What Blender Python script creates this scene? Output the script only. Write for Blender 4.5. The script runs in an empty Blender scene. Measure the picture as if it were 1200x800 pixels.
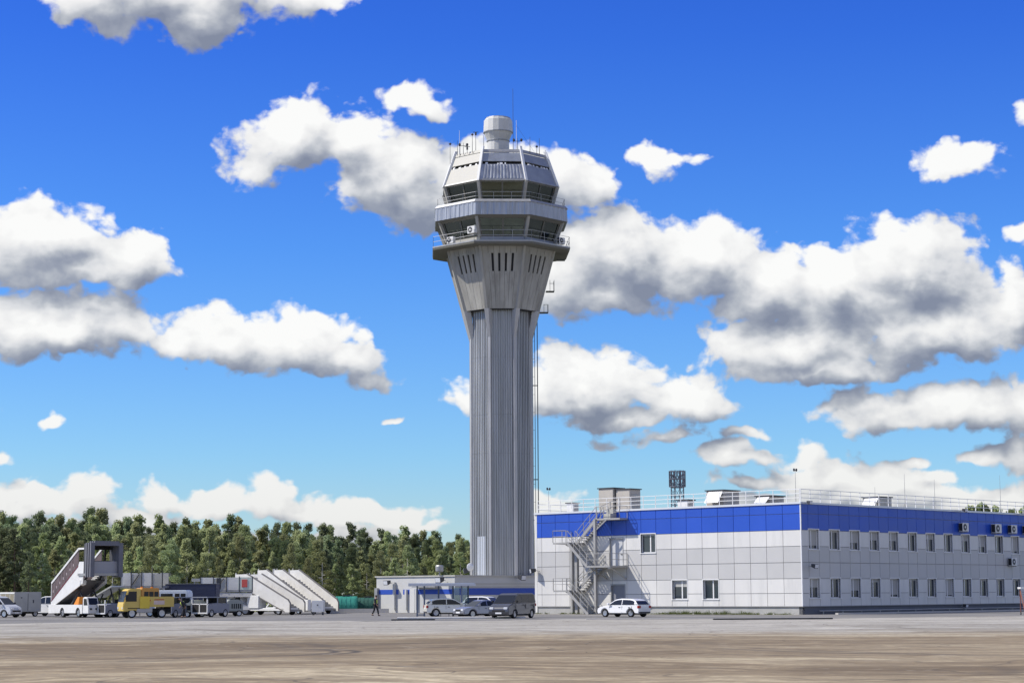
import bpy, bmesh, math, random
from math import pi, sin, cos, tan, atan2, radians as rad, hypot
from mathutils import Vector, Matrix

random.seed(7)
S = bpy.context.scene
C = S.collection
# ------------------------------------------------------------------ camera
F = 2314.0; PITCH = math.atan(296 / F); ROLL = rad(.33); EYE = 1.85
cam_d = bpy.data.cameras.new('camera'); cam = bpy.data.objects.new('camera', cam_d); C.objects.link(cam)
cam_d.sensor_width = 36; cam_d.lens = F / 1200 * 36; cam_d.clip_start = .5; cam_d.clip_end = 9000
cam.matrix_world = Matrix.Translation((0, 0, EYE)) @ Matrix.Rotation(pi / 2 + PITCH, 4, 'X') @ Matrix.Rotation(-ROLL, 4, 'Z')
S.camera = cam
S.render.resolution_x = 1024; S.render.resolution_y = 682
def un(px, py, Y):
    """photo pixel + distance -> world X, Z (a real survey of the place)"""
    u = px - 600; v = 400 - py
    a = u * cos(ROLL) + v * sin(ROLL); b = -u * sin(ROLL) + v * cos(ROLL)
    up = F * sin(PITCH) + b * cos(PITCH); fw = F * cos(PITCH) - b * sin(PITCH)
    return a / fw * Y, EYE + up / fw * Y
# ------------------------------------------------------------------ world, sun, exposure
SUN_EL = rad(45); SUN_AZ = atan2(-.998, -.06)          # where the sun stands (x, y)
sun_dir = Vector((sin(SUN_AZ) * cos(SUN_EL), cos(SUN_AZ) * cos(SUN_EL), sin(SUN_EL)))
sd = bpy.data.lights.new('sun', 'SUN'); sun = bpy.data.objects.new('sun', sd); C.objects.link(sun)
sd.energy = 3.7; sd.angle = rad(.5); sd.color = (1, .94, .84)
sun.rotation_euler = (-sun_dir).to_track_quat('-Z', 'Y').to_euler(); sun.location = (-60, 0, 80)
S.view_settings.view_transform = 'Standard'; S.view_settings.look = 'None'
S.view_settings.gamma = 1; S.view_settings.use_curve_mapping = False
S.view_settings.exposure = .32

W = bpy.data.worlds.new('World'); S.world = W; W.use_nodes = True
nt = W.node_tree; nt.nodes.clear()
class NB:
    """tiny node helper"""
    def __init__(s, tree): s.t = tree
    def n(s, kind, **kw):
        x = s.t.nodes.new(kind)
        for k, v in kw.items(): setattr(x, k, v)
        return x
    def link(s, a, b): s.t.links.new(a, b)
    def setin(s, sock, v):
        if isinstance(v, bpy.types.NodeSocket): s.t.links.new(v, sock)
        else: sock.default_value = v
    def math(s, op, a, b=None, c=None, clamp=False):
        x = s.n('ShaderNodeMath', operation=op, use_clamp=clamp)
        for i, v in enumerate((a, b, c)):
            if v is not None: s.setin(x.inputs[i], v)
        return x.outputs[0]
    def vm(s, op, a, b=None, c=None):
        x = s.n('ShaderNodeVectorMath', operation=op)
        for i, v in enumerate((a, b, c)):
            if v is not None: s.setin(x.inputs[i], v)
        return x.outputs['Value'] if op in ('LENGTH', 'DOT_PRODUCT', 'DISTANCE') else x.outputs[0]
    def noise(s, vec, scale, detail=4, rough=.5, dist=0, lac=2.0):
        x = s.n('ShaderNodeTexNoise'); s.setin(x.inputs['Vector'], vec)
        x.inputs['Scale'].default_value = scale; x.inputs['Detail'].default_value = detail
        x.inputs['Roughness'].default_value = rough; x.inputs['Distortion'].default_value = dist
        x.inputs['Lacunarity'].default_value = lac
        return x.outputs[0]
    def ramp(s, v, stops, interp='LINEAR'):
        x = s.n('ShaderNodeValToRGB'); s.setin(x.inputs[0], v); cr = x.color_ramp; cr.interpolation = interp
        while len(cr.elements) < len(stops): cr.elements.new(.5)
        for e, (p, c) in zip(cr.elements, stops):
            e.position = p; e.color = tuple(c) + (1,) if len(c) == 3 else c
        return x.outputs[0]
    def mix(s, f, a, b, mode='MIX'):
        x = s.n('ShaderNodeMix', data_type='RGBA', blend_type=mode)
        s.setin(x.inputs[0], f)
        for i, v in ((6, a), (7, b)):
            if isinstance(v, tuple) and len(v) == 3: v = v + (1,)
            s.setin(x.inputs[i], v)
        return x.outputs[2]
    def maprange(s, v, a, b, c, d, smooth=False):
        x = s.n('ShaderNodeMapRange'); x.interpolation_type = 'SMOOTHSTEP' if smooth else 'LINEAR'
        s.setin(x.inputs[0], v)
        for i, q in enumerate((a, b, c, d)): x.inputs[i + 1].default_value = q
        return x.outputs[0]

# clouds of the sky: (photo x, photo y, half width, height up, height down)
CLOUDS = [
 (200,-12,150,55,52),(232,22,62,30,38),(100,4,62,30,34),(345,-4,75,22,22),
 (345,165,78,62,48),(300,192,40,60,32),(410,165,62,42,42),(455,208,84,62,48),(482,112,36,12,22),(505,128,30,14,12),(487,236,58,60,44),(560,205,60,50,56),(640,215,70,48,50),(690,215,46,30,26),
 (45,285,92,58,52),(150,305,58,34,34),(95,318,110,30,22),
 (70,388,108,54,30),(20,392,60,46,26),
 (205,398,50,22,20),(262,398,70,40,30),(345,402,90,40,36),(405,424,62,26,22),(430,441,44,12,12),(150,385,60,34,26),
 (720,300,105,62,62),(820,300,95,52,60),(660,330,70,50,44),(900,335,80,52,60),(1065,315,95,64,80),(980,335,90,52,80),(930,410,125,52,36),(1080,395,150,60,42),(1180,350,60,60,64),(705,345,85,30,30),(1000,585,120,26,20),(1115,585,70,24,20),(900,590,60,16,14),(1185,600,60,22,10),(1090,560,34,12,10),(960,440,120,26,14),
 (690,455,86,58,38),(545,460,30,24,20),(630,462,40,40,34),(800,470,66,34,26),(730,490,110,18,14),
 (772,516,66,18,10),(1030,487,80,34,22),(1130,478,90,32,28),(1195,470,50,30,34),
 (1125,187,50,26,34),(765,184,34,16,18),(795,186,40,12,10),(1196,130,16,14,16),(1192,268,16,8,10),
 (857,536,56,18,16),(948,528,32,18,20),(985,558,90,30,24),(1050,566,50,22,18),(1175,582,70,20,16),(880,566,55,14,10),
 (1150,538,34,14,12),(1195,540,22,30,20),(1070,537,20,7,6),(872,508,34,10,9),
 (62,497,15,12,8),(3,538,12,14,8),(458,489,20,6,5),
 (30,590,70,30,26),(100,592,52,34,26),(160,612,60,20,14),(190,585,36,24,14),(255,592,52,28,18),(318,588,44,36,24),(350,596,60,24,18),(405,606,56,20,14),(460,612,50,16,10),(500,618,24,7,8),(60,622,90,10,20),(240,628,120,10,20),(400,630,130,12,20),
 (1160,700,200,60,60),(620,590,60,20,40),(-140,300,110,60,50),(-120,470,90,40,30),(1330,300,120,70,60),(1350,520,120,40,40),
]
def px_dir(px, py):
    x, z = un(px, py, 1000.0); z -= EYE
    return math.degrees(atan2(x, 1000.0)), math.degrees(atan2(z, hypot(x, 1000.0)))
g = bpy.data.node_groups.new('cloud_field', 'ShaderNodeTree')
g.interface.new_socket('P', in_out='INPUT', socket_type='NodeSocketVector')
g.interface.new_socket('Cover', in_out='OUTPUT', socket_type='NodeSocketFloat')
g.interface.new_socket('Field', in_out='OUTPUT', socket_type='NodeSocketFloat')
g.interface.new_socket('Smooth', in_out='OUTPUT', socket_type='NodeSocketFloat')
gb = NB(g); gi = gb.n('NodeGroupInput'); go = gb.n('NodeGroupOutput')
P = gi.outputs[0]
wn = gb.n('ShaderNodeTexNoise'); gb.link(P, wn.inputs['Vector']); wn.inputs['Scale'].default_value = .55; wn.inputs['Detail'].default_value = 3
warp = gb.vm('SCALE', gb.vm('SUBTRACT', wn.outputs[1], (.5, .5, .5))); warp.node.inputs['Scale'].default_value = 1.25
Pw = gb.vm('ADD', P, warp)
acc = None
for (cx, cy, rx, rt, rb) in CLOUDS:
    a, e = px_dir(cx, cy)
    k = 1 / 40.0
    q = gb.vm('MULTIPLY', gb.vm('SUBTRACT', Pw, (a, e, 0)), (1 / (rx * k), 1 / (rt * k), 0))
    q2 = gb.vm('MAXIMUM', q, gb.vm('MULTIPLY', q, (-1, -rt / rb, 0)))
    sz = min(1.6, (min(rx, 2.2 * rt)) / 55)
    d = gb.math('MULTIPLY', gb.math('SUBTRACT', 1.0, gb.vm('LENGTH', q2)), .55 + .45 * sz)
    if acc is None: acc = d
    else:
        acc = gb.math('SMOOTH_MAX', acc, d, .22)
n1 = gb.noise(gb.vm('MULTIPLY', P, (1, 1.3, 1)), .6, 10, .58)
vo = gb.n('ShaderNodeTexVoronoi', voronoi_dimensions='2D', feature='SMOOTH_F1')
gb.link(gb.vm('ADD', gb.vm('MULTIPLY', P, (1, 1.2, 1)), warp), vo.inputs['Vector'])
vo.inputs['Scale'].default_value = 1.15; vo.inputs['Detail'].default_value = 2.5; vo.inputs['Roughness'].default_value = .55; vo.inputs['Smoothness'].default_value = .35
bil = gb.math('SUBTRACT', .45, vo.outputs['Distance'])
f = gb.math('ADD', acc, gb.math('MULTIPLY', gb.math('SUBTRACT', n1, .5), 1.5))
f = gb.math('ADD', f, gb.math('MULTIPLY', bil, .42)); f = gb.math('ADD', f, .09)
n0 = gb.noise(gb.vm('MULTIPLY', P, (1, 1.5, 1)), .55, 2.2, .5)
gb.link(gb.math('ADD', acc, gb.math('MULTIPLY', gb.math('SUBTRACT', n0, .5), 1.5)), go.inputs[2])
gb.link(f, go.inputs[1]); gb.link(gb.maprange(f, -.08, .26, 0, 1, True), go.inputs[0])

wb = NB(nt)
tc = wb.n('ShaderNodeTexCoord'); sep = wb.n('ShaderNodeSeparateXYZ'); wb.link(wb.vm('NORMALIZE', tc.outputs['Generated']), sep.inputs[0])
az = wb.math('MULTIPLY', wb.math('ARCTAN2', sep.outputs[0], sep.outputs[1]), 57.2958)
el = wb.math('MULTIPLY', wb.math('ARCSINE', sep.outputs[2]), 57.2958)
cmb = wb.n('ShaderNodeCombineXYZ'); wb.link(az, cmb.inputs[0]); wb.link(el, cmb.inputs[1])
P0 = cmb.outputs[0]
def field(vec):
    x = wb.n('ShaderNodeGroup', node_tree=g); wb.setin(x.inputs[0], vec); return x
f0 = field(P0); f1 = field(wb.vm('ADD', P0, (-.32, .62, 0)))
D0 = f0.outputs[1]
d1 = wb.math('SUBTRACT', D0, f1.outputs[1])
f2 = field(wb.vm('ADD', P0, (-.40, 1.15, 0)))
d2 = wb.math('SUBTRACT', f0.outputs[2], f2.outputs[2])
lit = wb.math('ADD', wb.math('MULTIPLY', d1, .58), wb.math('MULTIPLY', d2, .52))
soft = wb.noise(wb.vm('MULTIPLY', P0, (1, 2.0, 1)), .38, 4, .5)
lit = wb.math('ADD', lit, wb.math('MULTIPLY', wb.math('SUBTRACT', soft, .5), .9))
lit = wb.math('SUBTRACT', lit, wb.math('MULTIPLY', wb.math('MINIMUM', wb.math('MAXIMUM', D0, 0.0), .9), .22))
lit = wb.maprange(lit, -.74, .62, 0, 1)
ccol = wb.ramp(lit, [(0, (.25, .285, .375)), (.22, (.36, .395, .475)), (.40, (.53, .56, .61)), (.58, (.76, .775, .80)), (.78, (.93, .93, .925)), (1, (1.05, 1.05, 1.03))])
sky = wb.n('ShaderNodeTexSky', sky_type='NISHITA'); sky.sun_disc = False
sky.sun_elevation = SUN_EL; sky.sun_rotation = SUN_AZ % (2 * pi); sky.air_density = 1.0; sky.dust_density = .3; sky.ozone_density = 1.6
STR = .12
tint = wb.ramp(wb.maprange(el, 0, 20, 0, 1), [(0, (.60, .74, .95)), (.2, (.42, .69, 1.03)), (.5, (.24, .54, 1.10)), (.8, (.14, .38, 1.10)), (1, (.11, .31, 1.06))])
skyc = wb.mix(1.0, sky.outputs[0], tint, 'MULTIPLY')
hz = wb.maprange(el, 0, 6, .8, 1.0)
cloudc = wb.vm('SCALE', ccol); wb.link(wb.math('MULTIPLY', hz, .75 / STR), cloudc.node.inputs['Scale'])
out = wb.mix(wb.math('MULTIPLY', f0.outputs[0], .98), skyc, cloudc)
bg = wb.n('ShaderNodeBackground'); wb.link(out, bg.inputs[0]); bg.inputs[1].default_value = STR
# the rest of the sky: unseen noise cloud, added and toned for ambient fill
cn = wb.noise(tc.outputs['Generated'], 3.2, 5, .55)
rest = wb.mix(wb.maprange(cn, .44, .56, 0, 1, True), skyc, (.46 / STR, .50 / STR, .56 / STR))
bg2 = wb.n('ShaderNodeBackground'); wb.link(rest, bg2.inputs[0]); bg2.inputs[1].default_value = STR
g1 = wb.maprange(wb.math('ABSOLUTE', az), 20, 26, 1, 0); g2 = wb.maprange(el, 21, 26, 1, 0); g3 = wb.maprange(el, -2, -1, 0, 1)
gate = wb.math('MULTIPLY', wb.math('MULTIPLY', g1, g2), g3)
ms = wb.n('ShaderNodeMixShader'); wb.link(gate, ms.inputs[0]); wb.link(bg2.outputs[0], ms.inputs[1]); wb.link(bg.outputs[0], ms.inputs[2])
wo = wb.n('ShaderNodeOutputWorld'); wb.link(ms.outputs[0], wo.inputs[0])
W.cycles.sampling_method = 'MANUAL'; W.cycles.sample_map_resolution = 512
S.cycles.max_bounces = 5; S.cycles.diffuse_bounces = 2; S.cycles.transparent_max_bounces = 10

# ------------------------------------------------------------------ materials
_M = {}
def mat(name, col, rough=.5, metal=0.0, var=0.0, scale=.5, stretch=(1, 1, 1), bump=0.0, spec=.5, detail=6, isl=0.0, coat=0.0, dirt=None):
    if name in _M: return _M[name]
    m = bpy.data.materials.new(name); m.use_nodes = True; b = NB(m.node_tree)
    pr = m.node_tree.nodes['Principled BSDF']
    pr.inputs['Roughness'].default_value = rough; pr.inputs['Metallic'].default_value = metal
    pr.inputs['Specular IOR Level'].default_value = spec; pr.inputs['Coat Weight'].default_value = coat
    c = tuple(col) + (1,)
    pr.inputs['Base Color'].default_value = c
    m.diffuse_color = c
    if var or isl or bump:
        t = b.n('ShaderNodeTexCoord'); v = b.vm('MULTIPLY', t.outputs['Object'], stretch)
        nz = b.noise(v, scale, detail, .6)
        val = b.maprange(nz, .25, .75, 1 - var, 1 + var * .8)
        if isl:
            ge = b.n('ShaderNodeNewGeometry')
            val = b.math('MULTIPLY', val, b.maprange(ge.outputs['Random Per Island'], 0, 1, 1 - isl, 1 + isl))
        cc = b.vm('SCALE', tuple(col)); b.link(val, cc.node.inputs['Scale'])
        if dirt:
            nz2 = b.noise(v, scale * 2.3, 8, .65)
            cc = b.mix(b.maprange(nz2, .5, .72, 0, dirt[1]), cc, tuple(dirt[0]))
        b.link(cc, pr.inputs['Base Color'])
        b.link(b.maprange(nz, .2, .8, max(.03, rough - .12), min(1, rough + .12)), pr.inputs['Roughness'])
        if bump:
            bp = b.n('ShaderNodeBump'); bp.inputs['Strength'].default_value = bump; bp.inputs['Distance'].default_value = .05
            b.link(b.noise(v, scale * 6, 6, .6), bp.inputs['Height']); b.link(bp.outputs[0], pr.inputs['Normal'])
    _M[name] = m
    return m
def glass(name, col, trans, rough=.04):
    if name in _M: return _M[name]
    m = bpy.data.materials.new(name); m.use_nodes = True; b = NB(m.node_tree)
    m.node_tree.nodes.remove(m.node_tree.nodes['Principled BSDF'])
    tr = b.n('ShaderNodeBsdfTransparent'); tr.inputs[0].default_value = tuple(col) + (1,)
    gl = b.n('ShaderNodeBsdfGlossy'); gl.inputs['Roughness'].default_value = rough; gl.inputs[0].default_value = (.80, .95, .92, 1)
    fr = b.n('ShaderNodeFresnel'); fr.inputs[0].default_value = 1.5
    mx = b.n('ShaderNodeMixShader'); b.link(b.math('ADD', fr.outputs[0], 1 - trans, clamp=True), mx.inputs[0])
    b.link(tr.outputs[0], mx.inputs[1]); b.link(gl.outputs[0], mx.inputs[2])
    b.link(mx.outputs[0], m.node_tree.nodes['Material Output'].inputs[0])
    _M[name] = m; return m

WHITEP = mat('white_cladding', (.69, .68, .65), .42, var=.07, scale=.5, stretch=(1, 1, .25), isl=.045, dirt=((.52, .52, .50), .4))
GREYP = mat('grey_cladding', (.54, .535, .52), .45, var=.05, scale=.35, isl=.03)
BLUEP = mat('blue_cladding', (.022, .088, .50), .34, var=.06, scale=.4, isl=.05)
GASKET = mat('dark_joint', (.33, .33, .33), .8)
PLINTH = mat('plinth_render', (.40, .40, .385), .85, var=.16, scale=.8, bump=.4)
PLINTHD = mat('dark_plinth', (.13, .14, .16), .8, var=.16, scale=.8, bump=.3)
WHITEM = mat('white_metal', (.80, .80, .79), .4, var=.05, scale=2)
COPING = mat('coping_metal', (.72, .73, .75), .35, .2)
GALV = mat('galvanised_steel', (.40, .40, .39), .5, .5, var=.15, scale=2)
STAIRM = mat('stair_paint', (.37, .365, .35), .55, .1, var=.12, scale=1.5)
DARKM = mat('dark_metal', (.06, .062, .068), .5, .3)
BLACK = mat('black_rubber', (.018, .018, .02), .8)
WPANE = mat('window_glass', (.03, .04, .05), .06, 0, spec=.9)
CARGL = mat('car_glass', (.022, .025, .028), .12, 0, spec=.35)
CONCR = mat('tower_concrete', (.37, .36, .325), .85, var=.42, scale=.35, stretch=(1.6, 1.6, .12), bump=.25, detail=9, dirt=((.20, .19, .165), .6))
SRIB = mat('shaft_rib_metal', (.48, .48, .475), .5, .3, var=.2, scale=.6, stretch=(1, 1, .2), dirt=((.3, .3, .3), .5))
RIBM = mat('rib_concrete', (.37, .36, .325), .8, var=.25, scale=.6, stretch=(1, 1, .3), bump=.2)
ALU = mat('shaft_aluminium', (.465, .475, .485), .42, .5, var=.42, scale=.5, stretch=(3, 3, .12), detail=9, dirt=((.28, .29, .31), .5))
ALU2 = mat('cab_aluminium', (.40, .42, .45), .42, .5, var=.35, scale=.9, stretch=(3, 3, .25), detail=8, dirt=((.32, .33, .35), .5))
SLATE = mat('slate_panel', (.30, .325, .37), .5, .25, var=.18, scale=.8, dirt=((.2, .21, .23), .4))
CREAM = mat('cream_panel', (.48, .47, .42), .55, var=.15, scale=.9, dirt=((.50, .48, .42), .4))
AC_W = mat('ac_white', (.72, .72, .70), .5, var=.06, scale=3)
BEIGE = mat('rooftop_beige', (.46, .43, .38), .7, var=.15, scale=.8)
CABGL = glass('cab_glass', (.26, .34, .28), .93)
SHGL = glass('shelter_glass', (.72, .78, .80), .92)
SAFEW = mat('stairs_white', (.70, .69, .65), .5, var=.10, scale=.7, dirt=((.48, .46, .42), .45))
WHITEV = mat('vehicle_white', (.76, .76, .74), .4, var=.06, scale=1.2, dirt=((.5, .48, .44), .35))
GREYV = mat('vehicle_grey', (.25, .26, .30), .5, var=.12, scale=1.5)
YELV = mat('vehicle_yellow', (.70, .51, .13), .42, var=.08, scale=1.2)
ORAV = mat('vehicle_orange', (.60, .30, .06), .42, var=.08, scale=1.2)
NAVY = mat('navy_tarp', (.035, .042, .085), .6, var=.2, scale=.8, bump=.3)
GREENT = mat('green_tank', (.03, .26, .20), .5, var=.15, scale=1)
GREEND = mat('green_mesh', (.02, .10, .075), .7, var=.2, scale=2)
ORANGE = mat('orange_part', (.75, .26, .02), .5)
RED = mat('red_part', (.55, .03, .03), .5)
TREAD = mat('tread_metal', (.30, .30, .30), .6, .4)
TYRE = mat('tyre', (.02, .02, .022), .85)
RIM = mat('wheel_rim', (.55, .56, .58), .3, .8)
LAMP = mat('lamp_clear', (.7, .72, .75), .1, 0, spec=.9)
TAIL = mat('tail_lamp', (.35, .01, .01), .2)
PLATE = mat('plate_white', (.8, .8, .8), .5)

# ------------------------------------------------------------------ mesh helpers
class MB:
    def __init__(s): s.v = []; s.f = []; s.mi = []
    def add(s, vs, fs, mi=0):
        o = len(s.v); s.v += [tuple(x) for x in vs]
        for f in fs: s.f.append(tuple(i + o for i in f)); s.mi.append(mi)
        return s
    def box(s, x0, x1, y0, y1, z0, z1, mi=0):
        return s.add([(x0,y0,z0),(x1,y0,z0),(x1,y1,z0),(x0,y1,z0),(x0,y0,z1),(x1,y0,z1),(x1,y1,z1),(x0,y1,z1)],
              [(3,2,1,0),(4,5,6,7),(0,1,5,4),(1,2,6,5),(2,3,7,6),(3,0,4,7)], mi)
    def hexa(s, bot, top, mi=0):
        return s.add(list(bot) + list(top), [(3,2,1,0),(4,5,6,7),(0,1,5,4),(1,2,6,5),(2,3,7,6),(3,0,4,7)], mi)
    def prism(s, prof, a, b, mi=0, axis='y'):
        """polygon prof (x,z) extruded in y from a to b"""
        n = len(prof)
        if axis == 'y': vs = [(x, a, z) for x, z in prof] + [(x, b, z) for x, z in prof]
        elif axis == 'x': vs = [(a, x, z) for x, z in prof] + [(b, x, z) for x, z in prof]
        else: vs = [(x, z, a) for x, z in prof] + [(x, z, b) for x, z in prof]
        return s.add(vs, [tuple(range(n)), tuple(range(2 * n - 1, n - 1, -1))] + [(i, i + n, (i + 1) % n + n, (i + 1) % n) for i in range(n)], mi)
    def tube(s, p0, p1, r, n=6, r1=None, mi=0, cap=True):
        p0 = Vector(p0); p1 = Vector(p1); d = (p1 - p0)
        if d.length < 1e-6: return s
        d.normalize(); a = d.orthogonal().normalized(); b = d.cross(a); r1 = r if r1 is None else r1
        vs = [p0 + (a * cos(2*pi*i/n) + b * sin(2*pi*i/n)) * r for i in range(n)] + [p1 + (a * cos(2*pi*i/n) + b * sin(2*pi*i/n)) * r1 for i in range(n)]
        fs = [(i, (i+1) % n, (i+1) % n + n, i + n) for i in range(n)]
        if cap: fs += [tuple(range(n-1, -1, -1)), tuple(range(n, 2*n))]
        return s.add(vs, fs, mi)
    def beam(s, p0, p1, w, h, up=(0, 0, 1), mi=0):
        p0 = Vector(p0); p1 = Vector(p1); d = (p1 - p0).normalized(); up = Vector(up)
        if abs(d.dot(up)) > .98: up = Vector((1, 0, 0))
        sx = d.cross(up).normalized() * (w / 2); sz = sx.cross(d).normalized() * (h / 2)
        q = [-sx - sz, sx - sz, sx + sz, -sx + sz]
        return s.add([p0 + x for x in q] + [p1 + x for x in q], [(3,2,1,0),(4,5,6,7),(0,1,5,4),(1,2,6,5),(2,3,7,6),(3,0,4,7)], mi)
    def lathe(s, prof, n=16, c=(0, 0, 0), ph=0, mi=0):
        vs = []; fs = []
        for r, z in prof: vs += [(c[0] + r * cos(ph + 2*pi*i/n), c[1] + r * sin(ph + 2*pi*i/n), c[2] + z) for i in range(n)]
        for k in range(len(prof) - 1):
            for i in range(n): fs.append((k*n + i, k*n + (i+1) % n, (k+1)*n + (i+1) % n, (k+1)*n + i))
        fs += [tuple(range(n-1, -1, -1)), tuple(range((len(prof)-1)*n, len(prof)*n))]
        return s.add(vs, fs, mi)
    def build(s, name, mats, parent=None, bevel=0, smooth=False, seg=2):
        me = bpy.data.meshes.new(name); me.from_pydata(s.v, [], s.f)
        mats = mats if isinstance(mats, (list, tuple)) else [mats]
        for m in mats: me.materials.append(m)
        if len(mats) > 1: me.polygons.foreach_set('material_index', s.mi)
        bm = bmesh.new(); bm.from_mesh(me); bmesh.ops.recalc_face_normals(bm, faces=bm.faces)
        if bevel:
            bmesh.ops.remove_doubles(bm, verts=bm.verts, dist=1e-4)
            ed = [e for e in bm.edges if len(e.link_faces) == 2 and e.calc_face_angle(0) > .35]
            bmesh.ops.bevel(bm, geom=ed, offset=bevel, segments=seg, affect='EDGES', clamp_overlap=True)
        bm.to_mesh(me); bm.free()
        if smooth or bevel:
            me.polygons.foreach_set('use_smooth', [True] * len(me.polygons))
            if hasattr(me, 'set_sharp_from_angle'): me.set_sharp_from_angle(angle=rad(38))
        o = bpy.data.objects.new(name, me); C.objects.link(o)
        if parent: o.parent = parent
        return o
def tag(o, label, cat, group=None, kind=None):
    if label: o['label'] = label
    if cat: o['category'] = cat
    if group: o['group'] = group
    if kind: o['kind'] = kind
    return o
def thing(name, label, cat, loc=(0, 0, 0), rz=0, group=None):
    o = bpy.data.objects.new(name, None); C.objects.link(o); o.location = loc; o.rotation_euler = (0, 0, rz)
    o.empty_display_size = .3
    return tag(o, label, cat, group)
def struct(o): o['kind'] = 'structure'; return o
def copy_tree(o, parent=None):
    c = o.copy(); C.objects.link(c); c.parent = parent
    for ch in [x for x in bpy.data.objects if x.parent == o]: copy_tree(ch, c)
    return c
def one(o, label, cat, loc=(0,0,0), rz=0, group=None):
    o.location = loc; o.rotation_euler = (0, 0, rz); return tag(o, label, cat, group)
def heading(dx, dy): return atan2(dy, dx)
def ydist(px, gy):
    """distance of a ground point seen at photo pixel (px, gy)"""
    x, z = un(px, gy, 1.0); return EYE / (EYE - z) * 1.0 if z < EYE else 1e3
def at(px, Y): return Vector((un(px, 700, Y)[0], Y, 0))
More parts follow.
